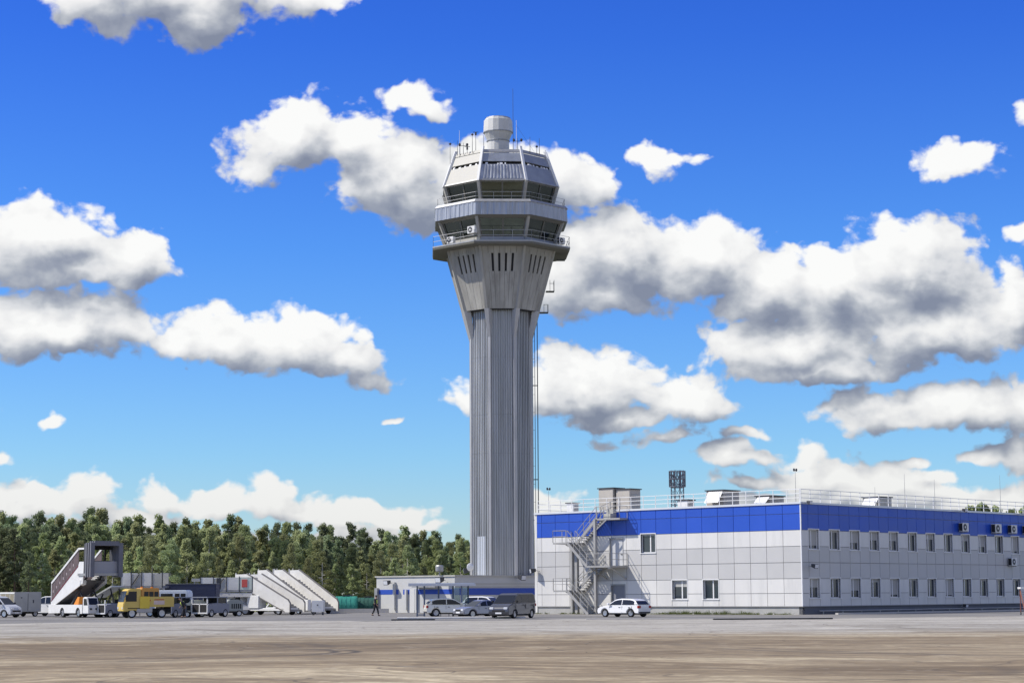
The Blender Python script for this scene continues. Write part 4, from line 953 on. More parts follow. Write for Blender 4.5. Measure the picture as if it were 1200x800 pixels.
# gravel verge and weeds
struct(sheet('verge', [tuple(bl(-.0, -.3)[:2]), tuple(bl(-2.4, -.8)[:2]), tuple(bl(-2.1, 8)[:2]), tuple(bl(-2.5, 17)[:2]), tuple(bl(-2.0, 31)[:2]), tuple(bl(0, 31)[:2])], .006, GRAV))
def foliage_mat(name, c0, c1, trans=.3):
    m = bpy.data.materials.new(name); m.use_nodes = True; b = NB(m.node_tree); m.node_tree.nodes.remove(m.node_tree.nodes['Principled BSDF'])
    ge = b.n('ShaderNodeNewGeometry'); oi = b.n('ShaderNodeObjectInfo'); tcn = b.n('ShaderNodeTexCoord')
    v = b.math('ADD', b.math('MULTIPLY', ge.outputs['Random Per Island'], .5), b.math('MULTIPLY', b.noise(tcn.outputs['Object'], .7, 3), .5))
    col = b.mix(v, c0, c1)
    hs = b.n('ShaderNodeHueSaturation'); b.link(col, hs.inputs['Color']); b.link(b.maprange(oi.outputs['Random'], 0, 1, .475, .52), hs.inputs['Hue'])
    b.link(b.maprange(oi.outputs['Random'], 0, 1, .75, 1.3), hs.inputs['Value']); hs.inputs['Saturation'].default_value = .85
    d = b.n('ShaderNodeBsdfDiffuse'); b.link(hs.outputs[0], d.inputs[0]); tr = b.n('ShaderNodeBsdfTranslucent'); b.link(hs.outputs[0], tr.inputs[0])
    mx = b.n('ShaderNodeMixShader'); mx.inputs[0].default_value = trans; b.link(d.outputs[0], mx.inputs[1]); b.link(tr.outputs[0], mx.inputs[2])
    b.link(mx.outputs[0], m.node_tree.nodes['Material Output'].inputs[0]); return m
WEED = foliage_mat('weed_green', (.05, .09, .02), (.20, .24, .06))
m = MB(); rw = random.Random(5)
for i in range(170):
    s = rw.uniform(.8, 30); 
    if rw.random() < .45 and 19 < s: continue
    n = .25 + rw.random() ** 2 * 1.5; hh = rw.uniform(.08, .42) * (1.2 if 5 < s < 17 else .8)
    for j in range(14):
        a = rw.uniform(0, 6.3); rr_ = rw.uniform(.05, .4); x0, y0 = -n + rw.uniform(-.12, .12), s + rw.uniform(-.3, .3); ww = .035
        m.add([(x0 - ww, y0, 0), (x0 + ww, y0, 0), (x0 + rr_ * cos(a), y0 + rr_ * sin(a), hh * rw.uniform(.5, 1))], [(0, 1, 2)])
w_ = m.build('weeds', WEED); w_.location = COR; w_.rotation_euler = (0, 0, A); tag(w_, 'green weeds growing in the gravel strip along the lit wall', 'weeds', kind='stuff')

# ================================================================== TREES
BARK_B = mat('birch_bark', (.62, .60, .54), .8, var=.3, scale=2, stretch=(1, 1, .3)); BARK_P = mat('pine_bark', (.16, .11, .075), .9, var=.2, scale=2)
LB = foliage_mat('birch_leaf', (.21, .26, .09), (.58, .62, .27), .35); LD = foliage_mat('aspen_leaf', (.18, .225, .08), (.50, .54, .22), .32)
LP = foliage_mat('pine_needle', (.10, .145, .065), (.31, .37, .17), .2)
def tree_proto(kind, seed):
    r = random.Random(seed); Ht = 12.0; root = thing('tree', None, None)
    trunk = MB(); lean = (r.uniform(-.3, .3), r.uniform(-.3, .3)); bark = BARK_P if kind == 'pine' else BARK_B
    pts = [Vector((lean[0] * (i / 6) ** 2 + r.uniform(-.06, .06), lean[1] * (i / 6) ** 2 + r.uniform(-.06, .06), Ht * .95 * i / 6)) for i in range(7)]
    for i in range(6): trunk.tube(pts[i], pts[i + 1], .17 * (1 - i / 7), 7, .17 * (1 - (i + 1) / 7), cap=False)
    clumps = []
    nb = 46 if kind != 'pine' else 44
    for i in range(nb):
        f_ = (i + r.random()) / nb
        z0 = Ht * ((.16 if kind != 'pine' else .28) + (.82 if kind != 'pine' else .70) * f_)
        if kind == 'birch': wd = 2.0 * (sin(pi * min(1, (f_ * .80 + .18))) ** .8) * (1.02 - f_ ** 3)
        elif kind == 'aspen': wd = 2.2 * (sin(pi * min(1, f_ * .72 + .22)) ** .7) * (1.02 - f_ ** 4)
        else: wd = 1.7 * (1 - f_) ** .75 + .18
        wd *= r.uniform(.55, 1.2); a = r.uniform(0, 2 * pi)
        k = min(5, int(z0 / (Ht * .95) * 6)); base = pts[k].lerp(pts[k + 1], z0 / (Ht * .95) * 6 - k) if k < 6 else pts[6]
        rise = r.uniform(.1, .7) if kind != 'pine' else r.uniform(-.25, .2)
        tip = base + Vector((cos(a) * wd, sin(a) * wd, rise)); tip.z = min(tip.z, Ht)
        trunk.tube(base, tip, .045, 4, .012, cap=False)
        nc = 3 if wd > 1.1 else 2
        for j in range(nc): q = base.lerp(tip, .45 + .55 * (j + 1) / nc); clumps.append((q + Vector((r.uniform(-.25, .25), r.uniform(-.25, .25), r.uniform(-.2, .2))), r.uniform(.36, .78) * (.9 if kind != 'pine' else .72)))
    clumps.append((pts[6] + Vector((0, 0, .1)), .3))
    trunk.build('trunk', bark, root, smooth=True)
    m = MB()
    for c, rad_ in clumps:
        for j in range(int(95 * (rad_ / .6) ** 1.6) + 12):
            d = Vector((r.gauss(0, 1), r.gauss(0, 1), r.gauss(0, .7))); d = d.normalized() * rad_ * r.random() ** .45
            p = c + d; s = r.uniform(.07, .16)
            u = Vector((r.gauss(0, 1), r.gauss(0, 1), r.gauss(0, 1))).normalized(); v = u.orthogonal().normalized() * s; u = u * s * r.uniform(.7, 1.3)
            if kind == 'pine': v *= .5; u *= 1.3
            m.add([p - u, p + v, p + u, p - v], [(0, 1, 2, 3)])
    m.build('crown', {'birch': LB, 'aspen': LD, 'pine': LP}[kind], root)
    return root
kinds = ['birch', 'aspen', 'pine', 'birch', 'aspen', 'pine', 'birch', 'aspen', 'pine']
protos = [tree_proto(k, 40 + i) for i, k in enumerate(kinds)]; used_p = [False] * len(protos)
def top_y(px):
    T = [(-40, 604), (0, 601), (60, 606), (100, 600), (150, 611), (200, 613), (235, 607), (262, 609), (300, 620), (360, 620), (430, 620), (470, 623), (530, 628), (700, 634)]
    for (a, b), (c, d) in zip(T, T[1:]):
        if a <= px <= c: return b + (d - b) * (px - a) / (c - a)
    return 634
ZONES = [(-60, 30, 'above the cream trailer'), (30, 105, 'behind the covered stairs'), (105, 150, 'behind the bellows canopy'),
         (150, 200, 'behind the yellow truck'), (200, 258, 'behind the navy trailer'), (258, 300, 'behind the red-marked high loader'), (300, 352, "behind the airstairs' upper ends"),
         (352, 400, "behind the airstairs' lower ends"), (400, 442, 'behind the green containers'), (442, 500, "behind the annex's left half"), (500, 560, 'between annex corner and tower'), (560, 660, 'behind the control tower')]
tr = random.Random(21); cand = []
rows = [(0, 232, 'front'), (1, 243, 'second'), (2, 256, 'third'), (3, 272, 'fourth'), (4, 292, 'back')]
for ri, Y0, rn in rows:
    px = -55 + ri * 6
    while px < (640 if ri < 3 else 655):
        yy = Y0 + tr.uniform(-3.5, 3.5) + max(0, px - 250) * .09
        step = tr.uniform(10, 16) * (1.0 if ri else 1.35)
        if not (560 < px < 622): cand.append((px, yy, ri, rn))
        px += step
WORD = {'birch': 'pale birch', 'aspen': 'leafy tree', 'pine': 'dark pine'}
ORD = [f'{q}th' for q in range(0)] + ['first', 'second', 'third', 'fourth', 'fifth', 'sixth', 'seventh', 'eighth', 'ninth', 'tenth', 'eleventh', 'twelfth']
chosen = []
for (px, yy, ri, rn) in cand:
    dark = px < 50 or 375 < px < 430 and ri > 0
    kd = tr.choices(['birch', 'aspen', 'pine'], [1, 1, 6] if dark else ([5, 4, 1] if ri < 2 else [3, 3, 4]))[0]
    ty = top_y(px) + {0: tr.uniform(14, 48), 1: tr.uniform(8, 34), 2: tr.uniform(4, 24), 3: tr.uniform(1, 16), 4: tr.uniform(-9, 10)}[ri]
    chosen.append((px, yy, ri, rn, kd, ty))
from collections import defaultdict
cnt = defaultdict(int)
def put_tree(kd, X, Y, z_top, label, group):
    idx = [i for i, k in enumerate(kinds) if k == kd]; i = tr.choice(idx)
    if not used_p[i]: used_p[i] = True; o = protos[i]
    else: o = copy_tree(protos[i])
    o.name = {'birch': 'birch_tree', 'aspen': 'leafy_tree', 'pine': 'pine_tree'}[kd]
    s = z_top / 12.0; w_ = s * tr.uniform(.85, 1.2)
    o.location = (X, Y, 0); o.scale = (w_, w_, s); o.rotation_euler = (0, 0, tr.uniform(0, 6.28)); tag(o, label, 'tree', group)
for (px, yy, ri, rn, kd, ty) in chosen:
    X, zt = un(px, ty, yy)
    zn = next((i for i, z in enumerate(ZONES) if z[0] <= px < z[1]), len(ZONES) - 1)
    cnt[(zn, rn, kd)] += 1; n = cnt[(zn, rn, kd)]
    put_tree(kd, X, yy, zt, f"{ORD[n-1]} {WORD[kd]} from left in the forest's {rn} row {ZONES[zn][2]}", f"trees in the forest's {rn} row")
for i, (px, ty) in enumerate(((1139, 596), (1147, 593.5), (1154, 595), (1170, 597), (1184, 600), (1197, 598))):
    X, zt = un(px, ty, 300)
    put_tree('aspen', X, 300, zt, f"{ORD[i]} from left of the treetops showing above the shaded office roof", 'trees behind the office building')
for i, p in enumerate(protos):
    if not used_p[i]:
        for ch in list(p.children): bpy.data.objects.remove(ch)
        bpy.data.objects.remove(p)
un_g = MB(); ru = random.Random(9)
for i in range(9000):
    px = ru.uniform(-60, 600); Y = ru.uniform(229, 250) + max(0, px - 250) * .09; X = un(px, 700, Y)[0]; z = ru.uniform(0, 1.9) * (.4 + .6 * abs(sin(X * .35 + 1) * cos(X * .13))); s = ru.uniform(.1, .26)
    u = Vector((ru.gauss(0, 1), ru.gauss(0, 1), ru.gauss(0, 1))).normalized(); v = u.orthogonal().normalized() * s; u *= s; p = Vector((X, Y, z)); un_g.add([p - u, p + v, p + u, p - v], [(0, 1, 2, 3)])
tag(un_g.build('undergrowth', LD), 'green undergrowth along the foot of the forest', 'undergrowth', kind='stuff')

# ================================================================== COVERED PASSENGER STAIRS (rise towards +x)
def cs():
    X = at(93.5, 182); t = thing('covered_passenger_stairs', 'white boarding stairs truck with glazed flanks, white handrail roof edge and grey bellows canopy', 'boarding stairs', X, heading(.64, -.77)); t.scale = (.9, 1, 1)
    # chassis
    m = MB(); m.prism([(-4.1, .35), (-4.1, 1.15), (3.2, 1.15), (3.2, .35), (2.75, .35)] + [(2.3 + .5 * cos(a), .4 + .5 * sin(a)) for a in [i * pi / 8 for i in range(9)]] + [(-1.1 + .5 * cos(a), .4 + .5 * sin(a)) for a in [i * pi / 8 for i in range(9)]], -1.25, 1.25)
    m.build('chassis', WHITEV, t)
    for x in (2.3, -1.1):
        for s in (-1, 1): wheel(t, x, s * 1.2, .43, .28, s)
    m = MB(); m.box(-3.6, 3.0, -.9, .9, .25, .9); m.build('underframe', BLACK, t)
    # stairs
    x0, z0, x1, z1 = -3.7, 1.15, 2.2, 4.05
    for s in (-1, 1):
        m = MB(); a, b = (s * 1.12, s * 1.20)
        m.prism([(x0, z0 - .02), (x0 + .9, z0 - .02), (x1 + .9, z1 - 1.0), (x1 + 1.1, z1 + .95), (x1 + .1, z1 + .95), (x1 - .1, z1 + .55), (x0, z0 + .25)], min(a, b), max(a, b)); m.build('stair_flank', WHITEV, t)
        m = MB(); m.prism([(x0 + .1, z0 + .34), (x1 - .1, z1 + .58), (x1 - .1, z1 + 2.0), (x0 + .1, z0 + 1.85)], s * 1.15 - .02, s * 1.15 + .02); m.build('side_glazing', mat('brown_glazing', (.13, .095, .095), .35, spec=.3, var=.35, scale=1.2), t)
        m = MB(); m.beam((x0 + .05, s * 1.16, z0 + 1.95), (x1 - .1, s * 1.16, z1 + 2.1), .14, .20); m.beam((x1 - .15, s * 1.16, z1 + 2.12), (x1 + 1.3, s * 1.16, z1 + 2.12), .14, .16); m.beam((x0 + .03, s * 1.16, z0 + .2), (x0 + .03, s * 1.16, z0 + 2.0), .08, .08); m.build('handrail', WHITEV, t)
        m = MB(); m.beam((x0 + .1, s * 1.20, z0 + .33), (x1 - .1, s * 1.20, z1 + .57), .05, .10); m.build('red_stripe', mat('maroon', (.16, .02, .03), .5), t)
        m = MB()
        for i in range(1, 8): u = i / 8; xx = x0 + .1 + (x1 - x0 - .2) * u; zz = z0 + .34 + (z1 - z0 + .24) * u; m.box(xx - .015, xx + .015, s * 1.18 - .015, s * 1.18 + .015, zz, zz + 1.45)
        for i in range(7): u = (i + .5) / 8; xx = x0 + .1 + (x1 - x0 - .2) * u; zz = z0 + .9 + (z1 - z0 + .24) * u; m.box(xx - .08, xx + .08, s * 1.18 - .012, s * 1.18 + .012, zz, zz + .22)
        m.build('window_bars', mat('mauve_bar', (.42, .36, .37), .5), t)
    m = MB()
    for i in range(17): u = i / 17; m.box(x0 + (x1 - x0) * u, x0 + (x1 - x0) * (u + 1.2 / 17), -1.1, 1.1, z0 + (z1 - z0) * u - .02 + .1, z0 + (z1 - z0) * u + .14)
    m.build('treads', TREAD, t)
    m = MB(); m.hexa([(x0 + .6, -1.1, z0 - .1), (x1 + .7, -1.1, z1 - .75), (x1 + .7, 1.1, z1 - .75), (x0 + .6, 1.1, z0 - .1)], [(x0 + .55, -1.1, z0 - .03), (x1 + .65, -1.1, z1 - .68), (x1 + .65, 1.1, z1 - .68), (x0 + .55, 1.1, z0 - .03)]); m.build('soffit', mat('stair_underside', (.12, .12, .12), .7), t)
    # platform with canopy and bellows
    pz = 3.95
    m = MB(); m.box(x1, x1 + 3.2, -1.3, 1.3, pz - .22, pz); m.build('platform', GALV, t)
    m = MB(); m.box(x1 + 1.3, x1 + 3.0, -1.32, -1.24, pz, pz + 2.6); m.box(x1 + 1.3, x1 + 3.0, 1.24, 1.32, pz, pz + 2.6); m.box(x1 + 1.3, x1 + 3.0, -1.3, 1.3, pz + 2.55, pz + 2.65); m.build('canopy_shell', mat('canopy_grey', (.07, .072, .08), .6), t)
    m = MB()
    for i in range(6):
        xx = x1 + 2.1 + .22 * i; e = .14 if i % 2 else .02
        m.box(xx, xx + .2, -1.5 - e, -1.24, pz - .35, pz + 2.7); m.box(xx, xx + .2, 1.2, 1.46 + e, pz - .35, pz + 2.7); m.box(xx, xx + .2, -1.24, 1.2, pz + 2.45, pz + 2.72 + e)
    m.build('bellows', mat('bellows_grey', (.17, .175, .20), .85, var=.2, scale=1), t)
    m = MB(); m.box(x1 + 2.95, x1 + 3.0, -1.2, 1.2, pz - .15, pz + 1.05); m.box(x1 + 1.3, x1 + 1.36, -1.2, -.35, pz, pz + 1.05); m.build('safety_gate', mat('gate_grey', (.33, .34, .37), .5), t)
    m = MB(); m.box(x1 + 1.5, x1 + 1.56, -1.22, 1.22, pz + 1.05, pz + 1.12); m.box(x1 + 1.5, x1 + 1.56, -.5, -.36, pz + 1.05, pz + 2.5); m.box(x1 + 1.5, x1 + 1.56, .62, .76, pz + 1.05, pz + 2.5); m.box(x1 + 1.5, x1 + 1.56, -1.22, 1.22, pz + 2.1, pz + 2.5); m.build('door_bars', BLACK, t)
    m = MB(); m.beam((x1 + 2.9, -1.1, pz + .1), (x1 + 2.9, -.3, pz + 1.0), .05, .05); m.build('strut', BLACK, t)
    m = MB()
    for s in (-1, 1): m.beam((-.3, s * .7, 1.1), (x1 + .8, s * .7, pz - .25), .14, .14); m.beam((x1 + .6, s * .7, 1.1), (x1 - 1.2, s * .7, pz - 1.1), .12, .12)
    m.build('scissor_lift', DARKM, t)
    m = MB(); m.lathe([(.02, -.32), (.32, -.2), (.34, .2), (.02, .32)], 12, (x1 + .4, -.95, 3.15)); m.build('air_tank', WHITEV, t)
    m = MB(); m.hexa([(1.3, -1.2, 1.16), (2.3, -1.2, 1.16), (2.3, .4, 1.16), (1.3, .4, 1.16)], [(1.9, -1.1, 1.85), (2.3, -1.1, 1.85), (2.3, .4, 1.85), (1.9, .4, 1.85)]); m.build('engine_cover', ORANGE, t)
    # driving cab below the canopy
    m = MB(); m.prism([(3.2, .35), (3.2, 1.75), (3.4, 1.85), (4.1, 1.8), (4.4, 1.1), (4.45, .35)], -1.2, -.15); cb = m.build('cab', WHITEV, t, bevel=.05)
    m = MB(); m.prism([(3.45, 1.1), (3.45, 1.68), (4.0, 1.68), (4.24, 1.1)], -1.215, -1.19); m.build('cab_window', CARGL, cb)
    m = MB(); m.hexa([(4.39, -1.1, 1.15), (4.13, -1.1, 1.72), (4.13, -.25, 1.72), (4.39, -.25, 1.15)], [(4.415, -1.1, 1.16), (4.155, -1.1, 1.73), (4.155, -.25, 1.73), (4.415, -.25, 1.16)]); m.build('windscreen', CARGL, cb)
    m = MB(); m.box(4.42, 4.48, -1.05, -.85, .7, .85); m.build('headlight', DARKM, cb); m = MB(); m.box(4.42, 4.48, -.5, -.3, .7, .85); m.build('headlight', DARKM, cb)
cs()

# ================================================================== OPEN AIRSTAIRS (descend towards +x), two side by side
def airstair(label, X, hd, cab, zt=3.15, run=5.9, low_box=False):
    t = thing('airstair', label, 'boarding stairs', X, hd, 'white open airstairs')
    x0, x1 = -run / 2, run / 2
    for s in (-1, 1):
        m = MB(); a = s * 1.0; m.prism([(x0 - 1.5, zt - .45), (x0, zt - .5), (x1 - .55, .28), (x1 + .12, .28), (x1 + .12, 1.15), (x1 - .1, 1.42), (x0 + .15, zt + 1.02), (x0 - 1.5, zt + 1.0)], a - .05, a + .05)
        f_ = m.build('stair_flank', SAFEW, t)
        m = MB(); m.beam((x0 + .12, a, zt + 1.07), (x1 - .12, a, 1.47), .15, .09); m.beam((x1 - .12, a, 1.47), (x1 + .14, a, 1.15), .15, .07); m.beam((x1+.14, a, 1.17), (x1 + .14, a, .3), .13, .05); m.build('handrail', mat('rail_dark', (.17, .16, .15), .6), f_)
        m = MB(); m.beam((x0, s * 1.06, zt - .48), (x1 - .55, s * 1.06, .3), .03, .1); m.build('edge_trim', mat('rail_dark', (.17, .16, .15), .6), f_)
    m = MB(); n = 15
    for i in range(n): u = i / n; xa_ = x0 + (x1 - x0 - .3) * u; z = zt + (.35 - zt) * u; m.box(xa_, xa_ + .42, -.95, .95, z - .05, z)
    for i in range(n): u = i / n; xa_ = x0 + (x1 - x0 - .3) * u; z = zt + (.35 - zt) * u; m.box(xa_ + .39, xa_ + .42, -.95, .95, z - .2, z - .051)
    m.build('treads', TREAD, t)
    m = MB(); m.box(x0 - 2.0, x0 + .1, -.95, .95, zt - .2, zt); m.build('platform', GALV, t)
    m = MB(); m.box(x0 - 1.56, x0 - 1.5, -.95, -.88, zt, zt + 1.15); m.box(x0 - 1.56, x0 - 1.5, .88, .95, zt, zt + 1.15); m.box(x0 - 1.0, x0 - .95, .98, 1.02, zt, zt + 1.2); m.build('gate_post', WHITEV, t)
    m = MB(); m.box(x0 - 1.9, x1 - .6, -.85, .85, .42, .68); m.box(x0-1.9, x1-.7, -1.05, -.85, .42, .6); m.build('chassis', WHITEV, t)
    m = MB()
    for s in (-1, 1): m.beam((x0 - 1.1, s * .8, .65), (x0 + .5, s * .8, zt - .7), .16, .16); m.beam((x0 - .2, s * .8, .65), (x0 + 1.6, s * .8, zt - 1.2), .12, .12)
    m.build('lift_arm', WHITEV, t)
    for x in (x0 + .1 if cab else x0 - .9, x1 - 1.5):
        for s in (-1, 1): wheel(t, x, s * 1.02, .38, .24, s)
    if cab:
        m = MB(); m.prism([(x0 - 1.7, .4), (x0 - 1.8, 1.05), (x0 - 1.15, 1.95), (x0 - .35, 2.0), (x0 - .3, .9), (x0 - .15, .8), (x0 - .15, .4)], -1.3, .1); c_ = m.build('cab', WHITEV, t, bevel=.05)
        m = MB(); m.prism([(x0 - 1.5, 1.15), (x0 - 1.07, 1.8), (x0 - .5, 1.82), (x0 - .5, 1.15)], -1.315, -1.29); m.build('cab_window', CARGL, c_)
        m = MB(); m.prism([(x0 - 1.42, .62), (x0 - 1.42, .95), (x0 - .65, .95), (x0 - .65, .62)], -1.31, -1.29); m.build('cab_step', DARKM, c_)
        m = MB(); m.box(x0 + .3, x0 + 1.95, -1.15, -.1, .62, 1.9); m.build('engine_housing', WHITEV, t, bevel=.06)
    if low_box:
        m = MB(); m.box(x1 - .45, x1 + .65, -1.35, -.05 - .9, .35, 1.45); m.build('control_box', WHITEV, t, bevel=.04)
    return t
hdA = heading(.66, -.75)
airstair('nearest white open airstair with a driving cab at its left end', at(322, 194), heading(.78, -.63), True, 2.95, 6.0)
airstair('white open airstair standing taller behind the nearest one, middle of the row', at(345, 201.5), hdA, False, 3.45, 7.2, True)
airstair('white open airstair with the rightmost lower end, beside the green tank', at(363, 205.0), hdA, False, 3.50, 7.0)
# white box and steps hint: control chest between the stairs
def simple_box_thing(name, label, cat, loc, rz, dims, mtl, details, group=None, bevel=.04):
    t = thing(name, label, cat, loc, rz, group); lx, ly, z0, z1 = dims
    m = MB(); m.box(-lx / 2, lx / 2, -ly / 2, ly / 2, z0, z1); m.build('body', mtl, t, bevel=bevel); details(t); return t
def d_chest(t):
    m = MB(); m.box(-.5, -.4, -.46, .46, 0, .3); m.box(.4, .5, -.46, .46, 0, .3); m.build('skid', DARKM, t)
    m = MB(); m.box(-.06, .06, -.52, -.485, .9, 1.0); m.build('latch', BLACK, t)
simple_box_thing('equipment_chest', 'white square chest at the foot of the middle airstair', 'equipment chest', at(373, 190), rad(-2), (1.15, .98, .28, 1.38), WHITEV, d_chest)

# ================================================================== GREEN TANKS
def tank(px0, px1, Y, label, mtl, hh):
    a = un(px0, 700, Y)[0]; b = un(px1, 700, Y)[0]; ln = b - a; t = thing('green_tank', label, 'container', ((a + b) / 2, Y, 0), 0, 'green containers by the forest')
    m = MB(); r = hh * .5
    prof = [(-1.1, .12), (-1.2, hh * .45), (-.95, hh * .8), (-.5, hh), (.5, hh), (.95, hh * .8), (1.2, hh * .45), (1.1, .12)]
    m.prism(prof, -ln / 2, ln / 2, axis='x'); m.build('body', mtl, t, bevel=.06)
    m = MB()
    for i in range(5): x = -ln / 2 + ln * (i + .5) / 5; m.prism([(y * 1.02, z + .02) for y, z in prof], x - .04, x + .04, axis='x')
    m.build('ribs', mtl, t)
    m = MB(); m.box(-ln * .15, ln * .2, -.5, .3, hh, hh + .14); m.box(-ln/2+.1, ln/2-.1, -.9, .9, 0, .12); m.build('hatch', DARKM, t)
    m = MB(); m.box(-ln / 2 - .03, -ln / 2, -.04, .04, .2, hh * .95); m.box(-ln / 2 - .03, -ln / 2, -1.0, 1.0, hh * .45, hh * .5); m.build('end_frame', GREENT, t)
tank(393, 419, 212, 'green rounded container beside the lower end of the white airstairs', GREENT, 1.75)
tank(420, 443, 214, 'dark green rounded container left of the annex, behind the walking person', GREEND, 1.6)
m = MB(); m.box(-3.2, 3.2, -.2, .2, 0, .45); one(m.build('low_wall', mat('light_concrete', (.52, .50, .46), .85)), 'low pale concrete block wall in front of the green containers', 'low wall', at(420, 209))

# ================================================================== YELLOW TRUCK (nose at +x)
def yellow_truck():
    t = thing('service_truck', 'yellow flatbed service truck with an orange crew cab facing left', 'truck', at(168.5, 174), heading(-.90, -.44)); t.scale = (.95, -1, 1.03)
    m = MB(); m.prism([(2.15, .55), (2.2, 1.1), (2.12, 1.32), (1.78, 2.35), (1.5, 2.45), (.55, 2.45), (.50, .62)], -.98, .98); cb = m.build('cab', YELV, t, bevel=.06)
    m = MB(); m.prism([(.52, .95), (.52, 2.43), (.4, 2.52), (-1.15, 2.50), (-1.2, .95)], -.97, .97); m.build('crew_cab', ORAV, t, bevel=.05)
    m = MB(); m.hexa([(2.115, -.86, 1.36), (2.115, .86, 1.36), (1.82, .84, 2.25), (1.82, -.84, 2.25)], [(2.15, -.86, 1.37), (2.15, .86, 1.37), (1.86, .84, 2.26), (1.86, -.84, 2.26)]); m.build('windscreen', CARGL, cb)
    for s in (-1, 1):
        m = MB(); m.prism([(1.95, 1.38), (1.66, 2.22), (.95, 2.22), (.95, 1.38)], s * .985 - .01, s * .985 + .012); m.build('side_window', CARGL, cb)
        m = MB()
        for a, b in ((.25, -.15), (-.22, -.62), (-.7, -1.08)): m.box(b, a, s * .975 - .01, s * .975 + .012, 1.72, 2.2)
        m.build('side_window', CARGL, cb)
        m = MB(); m.box(1.85, 2.02, s * 1.16 - .09, s * 1.16 + .09, 1.5, 1.95); m.beam((1.95, s * .95, 1.9), (1.95, s * 1.15, 1.85), .04, .04); m.build('wing_mirror', BLACK, t)
        m = MB(); m.box(2.14, 2.21, s * .7 - .14, s * .7 + .14, .75, .93); m.build('headlight', LAMP, t)
        m = MB(); m.box(.1, 1.75, s * 1.0 - .02, s * 1.0 + .04, .78, .84); m.build('side_trim', BLACK, t)
    m = MB(); m.box(-2.55, .38, -1.02, -.97 + .1, .92, 1.78); m.box(-2.55, .38, .87, 1.02, .92, 1.78); m.box(-2.55, -2.45, -1.0, 1.0, .92, 1.78); m.box(-2.5, -1.2, -.95, .95, .98, 1.06); m.box(-2.5,-1.25,-.8,.8,1.06,1.5)
    m.build('load_bed', YELV, t)
    m = MB(); m.box(-.25, .65, -1.08, -1.025, .80, 1.80); m.build('locker', mat('yellow_bright', (.80, .58, .06), .4), t)
    m = MB(); m.box(-1.65, -.65, -1.035, -1.022, 1.12, 1.45); m.build('side_panel', mat('panel_pink', (.72, .55, .48), .5), t)
    m = MB(); m.box(-1.60, -.70, -1.037, -1.02, 1.50, 1.56); m.box(-.35, -.25, -1.037, -1.02, 1.42, 1.52); m.build('side_lettering', RED, t)
    m = MB(); m.box(-2.4, 2.0, -.5, .5, .45, .8); m.build('chassis', BLACK, t)
    m = MB(); m.box(-.55, .95, -1.0, -.75, .45, .85); m.build('fuel_tank', mat('tank_metal', (.45, .44, .44), .4, .6), t, bevel=.06)
    for x in (1.35, -1.45):
        for s in (-1, 1): wheel(t, x, s * .96, .40, .25, s)
    m = MB(); m.lathe([(.12, 2.5), (.12, 2.62)], 8, (.2, 0, 0)); m.lathe([(.12, 2.5), (.12, 2.6)], 8, (-.9, .5, 0)); m.build('beacon', ORANGE, t)
yellow_truck()

# ================================================================== LEFT-HAND TRAILER, VAN AND TUG
def d_gpu(t):
    lx, ly = 3.0, 2.6
    m = MB()
    for a, b in ((-1.15, -.55), (-.42, .22), (.34, .98)): m.box(-lx / 2 - .012, -lx / 2, a, b, 1.35, 2.15)
    m.build('louvred_window', mat('louvre_brown', (.28, .25, .17), .6, var=.2, scale=6), t)
    m = MB(); m.box(-lx / 2 - .03, -lx / 2, -1.3, 1.3, 2.18, 2.3); m.box(-lx / 2 - .03, -lx / 2, -1.3, 1.3, 1.2, 1.28); m.build('frame', WHITEV, t)
    m = MB(); m.box(-.02, .02, -ly / 2 - .012, -ly / 2, .55, 2.2); m.box(.55, .65, -ly / 2 - .03, -ly / 2, 1.3, 1.6); m.box(-.8, -.65, -ly/2-.02, -ly/2, 1.75, 1.85); m.build('door_gap', DARKM, t)
    m = MB(); m.box(-1.3, 1.3, -1.0, 1.0, .28, .45); m.build('frame', BLACK, t)
    for x in (-1, 1):
        for s in (-1, 1): wheel(t, x, s * 1.1, .28, .2, s)
    m = MB(); m.beam((-1.3, 0, .4), (-3.0, 0, .15), .1, .1); m.build('drawbar', GALV, t)
simple_box_thing('power_trailer', 'cream box-shaped ground power trailer with brown louvred windows, at the far left', 'equipment trailer', at(24, 192), rad(47), (3.0, 2.6, .45, 2.35), CREAM, d_gpu)
car('small boxy pale grey service van cut by the left edge of the photo', at(1, 184), heading(.88, -.47), mat('paint_bluegrey', (.50, .52, .56), .4), 3.9, 1.7, 'van', 'service_car', 'parked cars')
car('white delivery van standing between the cream trailer and the covered stairs', at(60, 196), heading(-.9, .4), WHITEV, 4.4, 1.8, 'van', 'delivery_van', 'parked cars', cat='van')
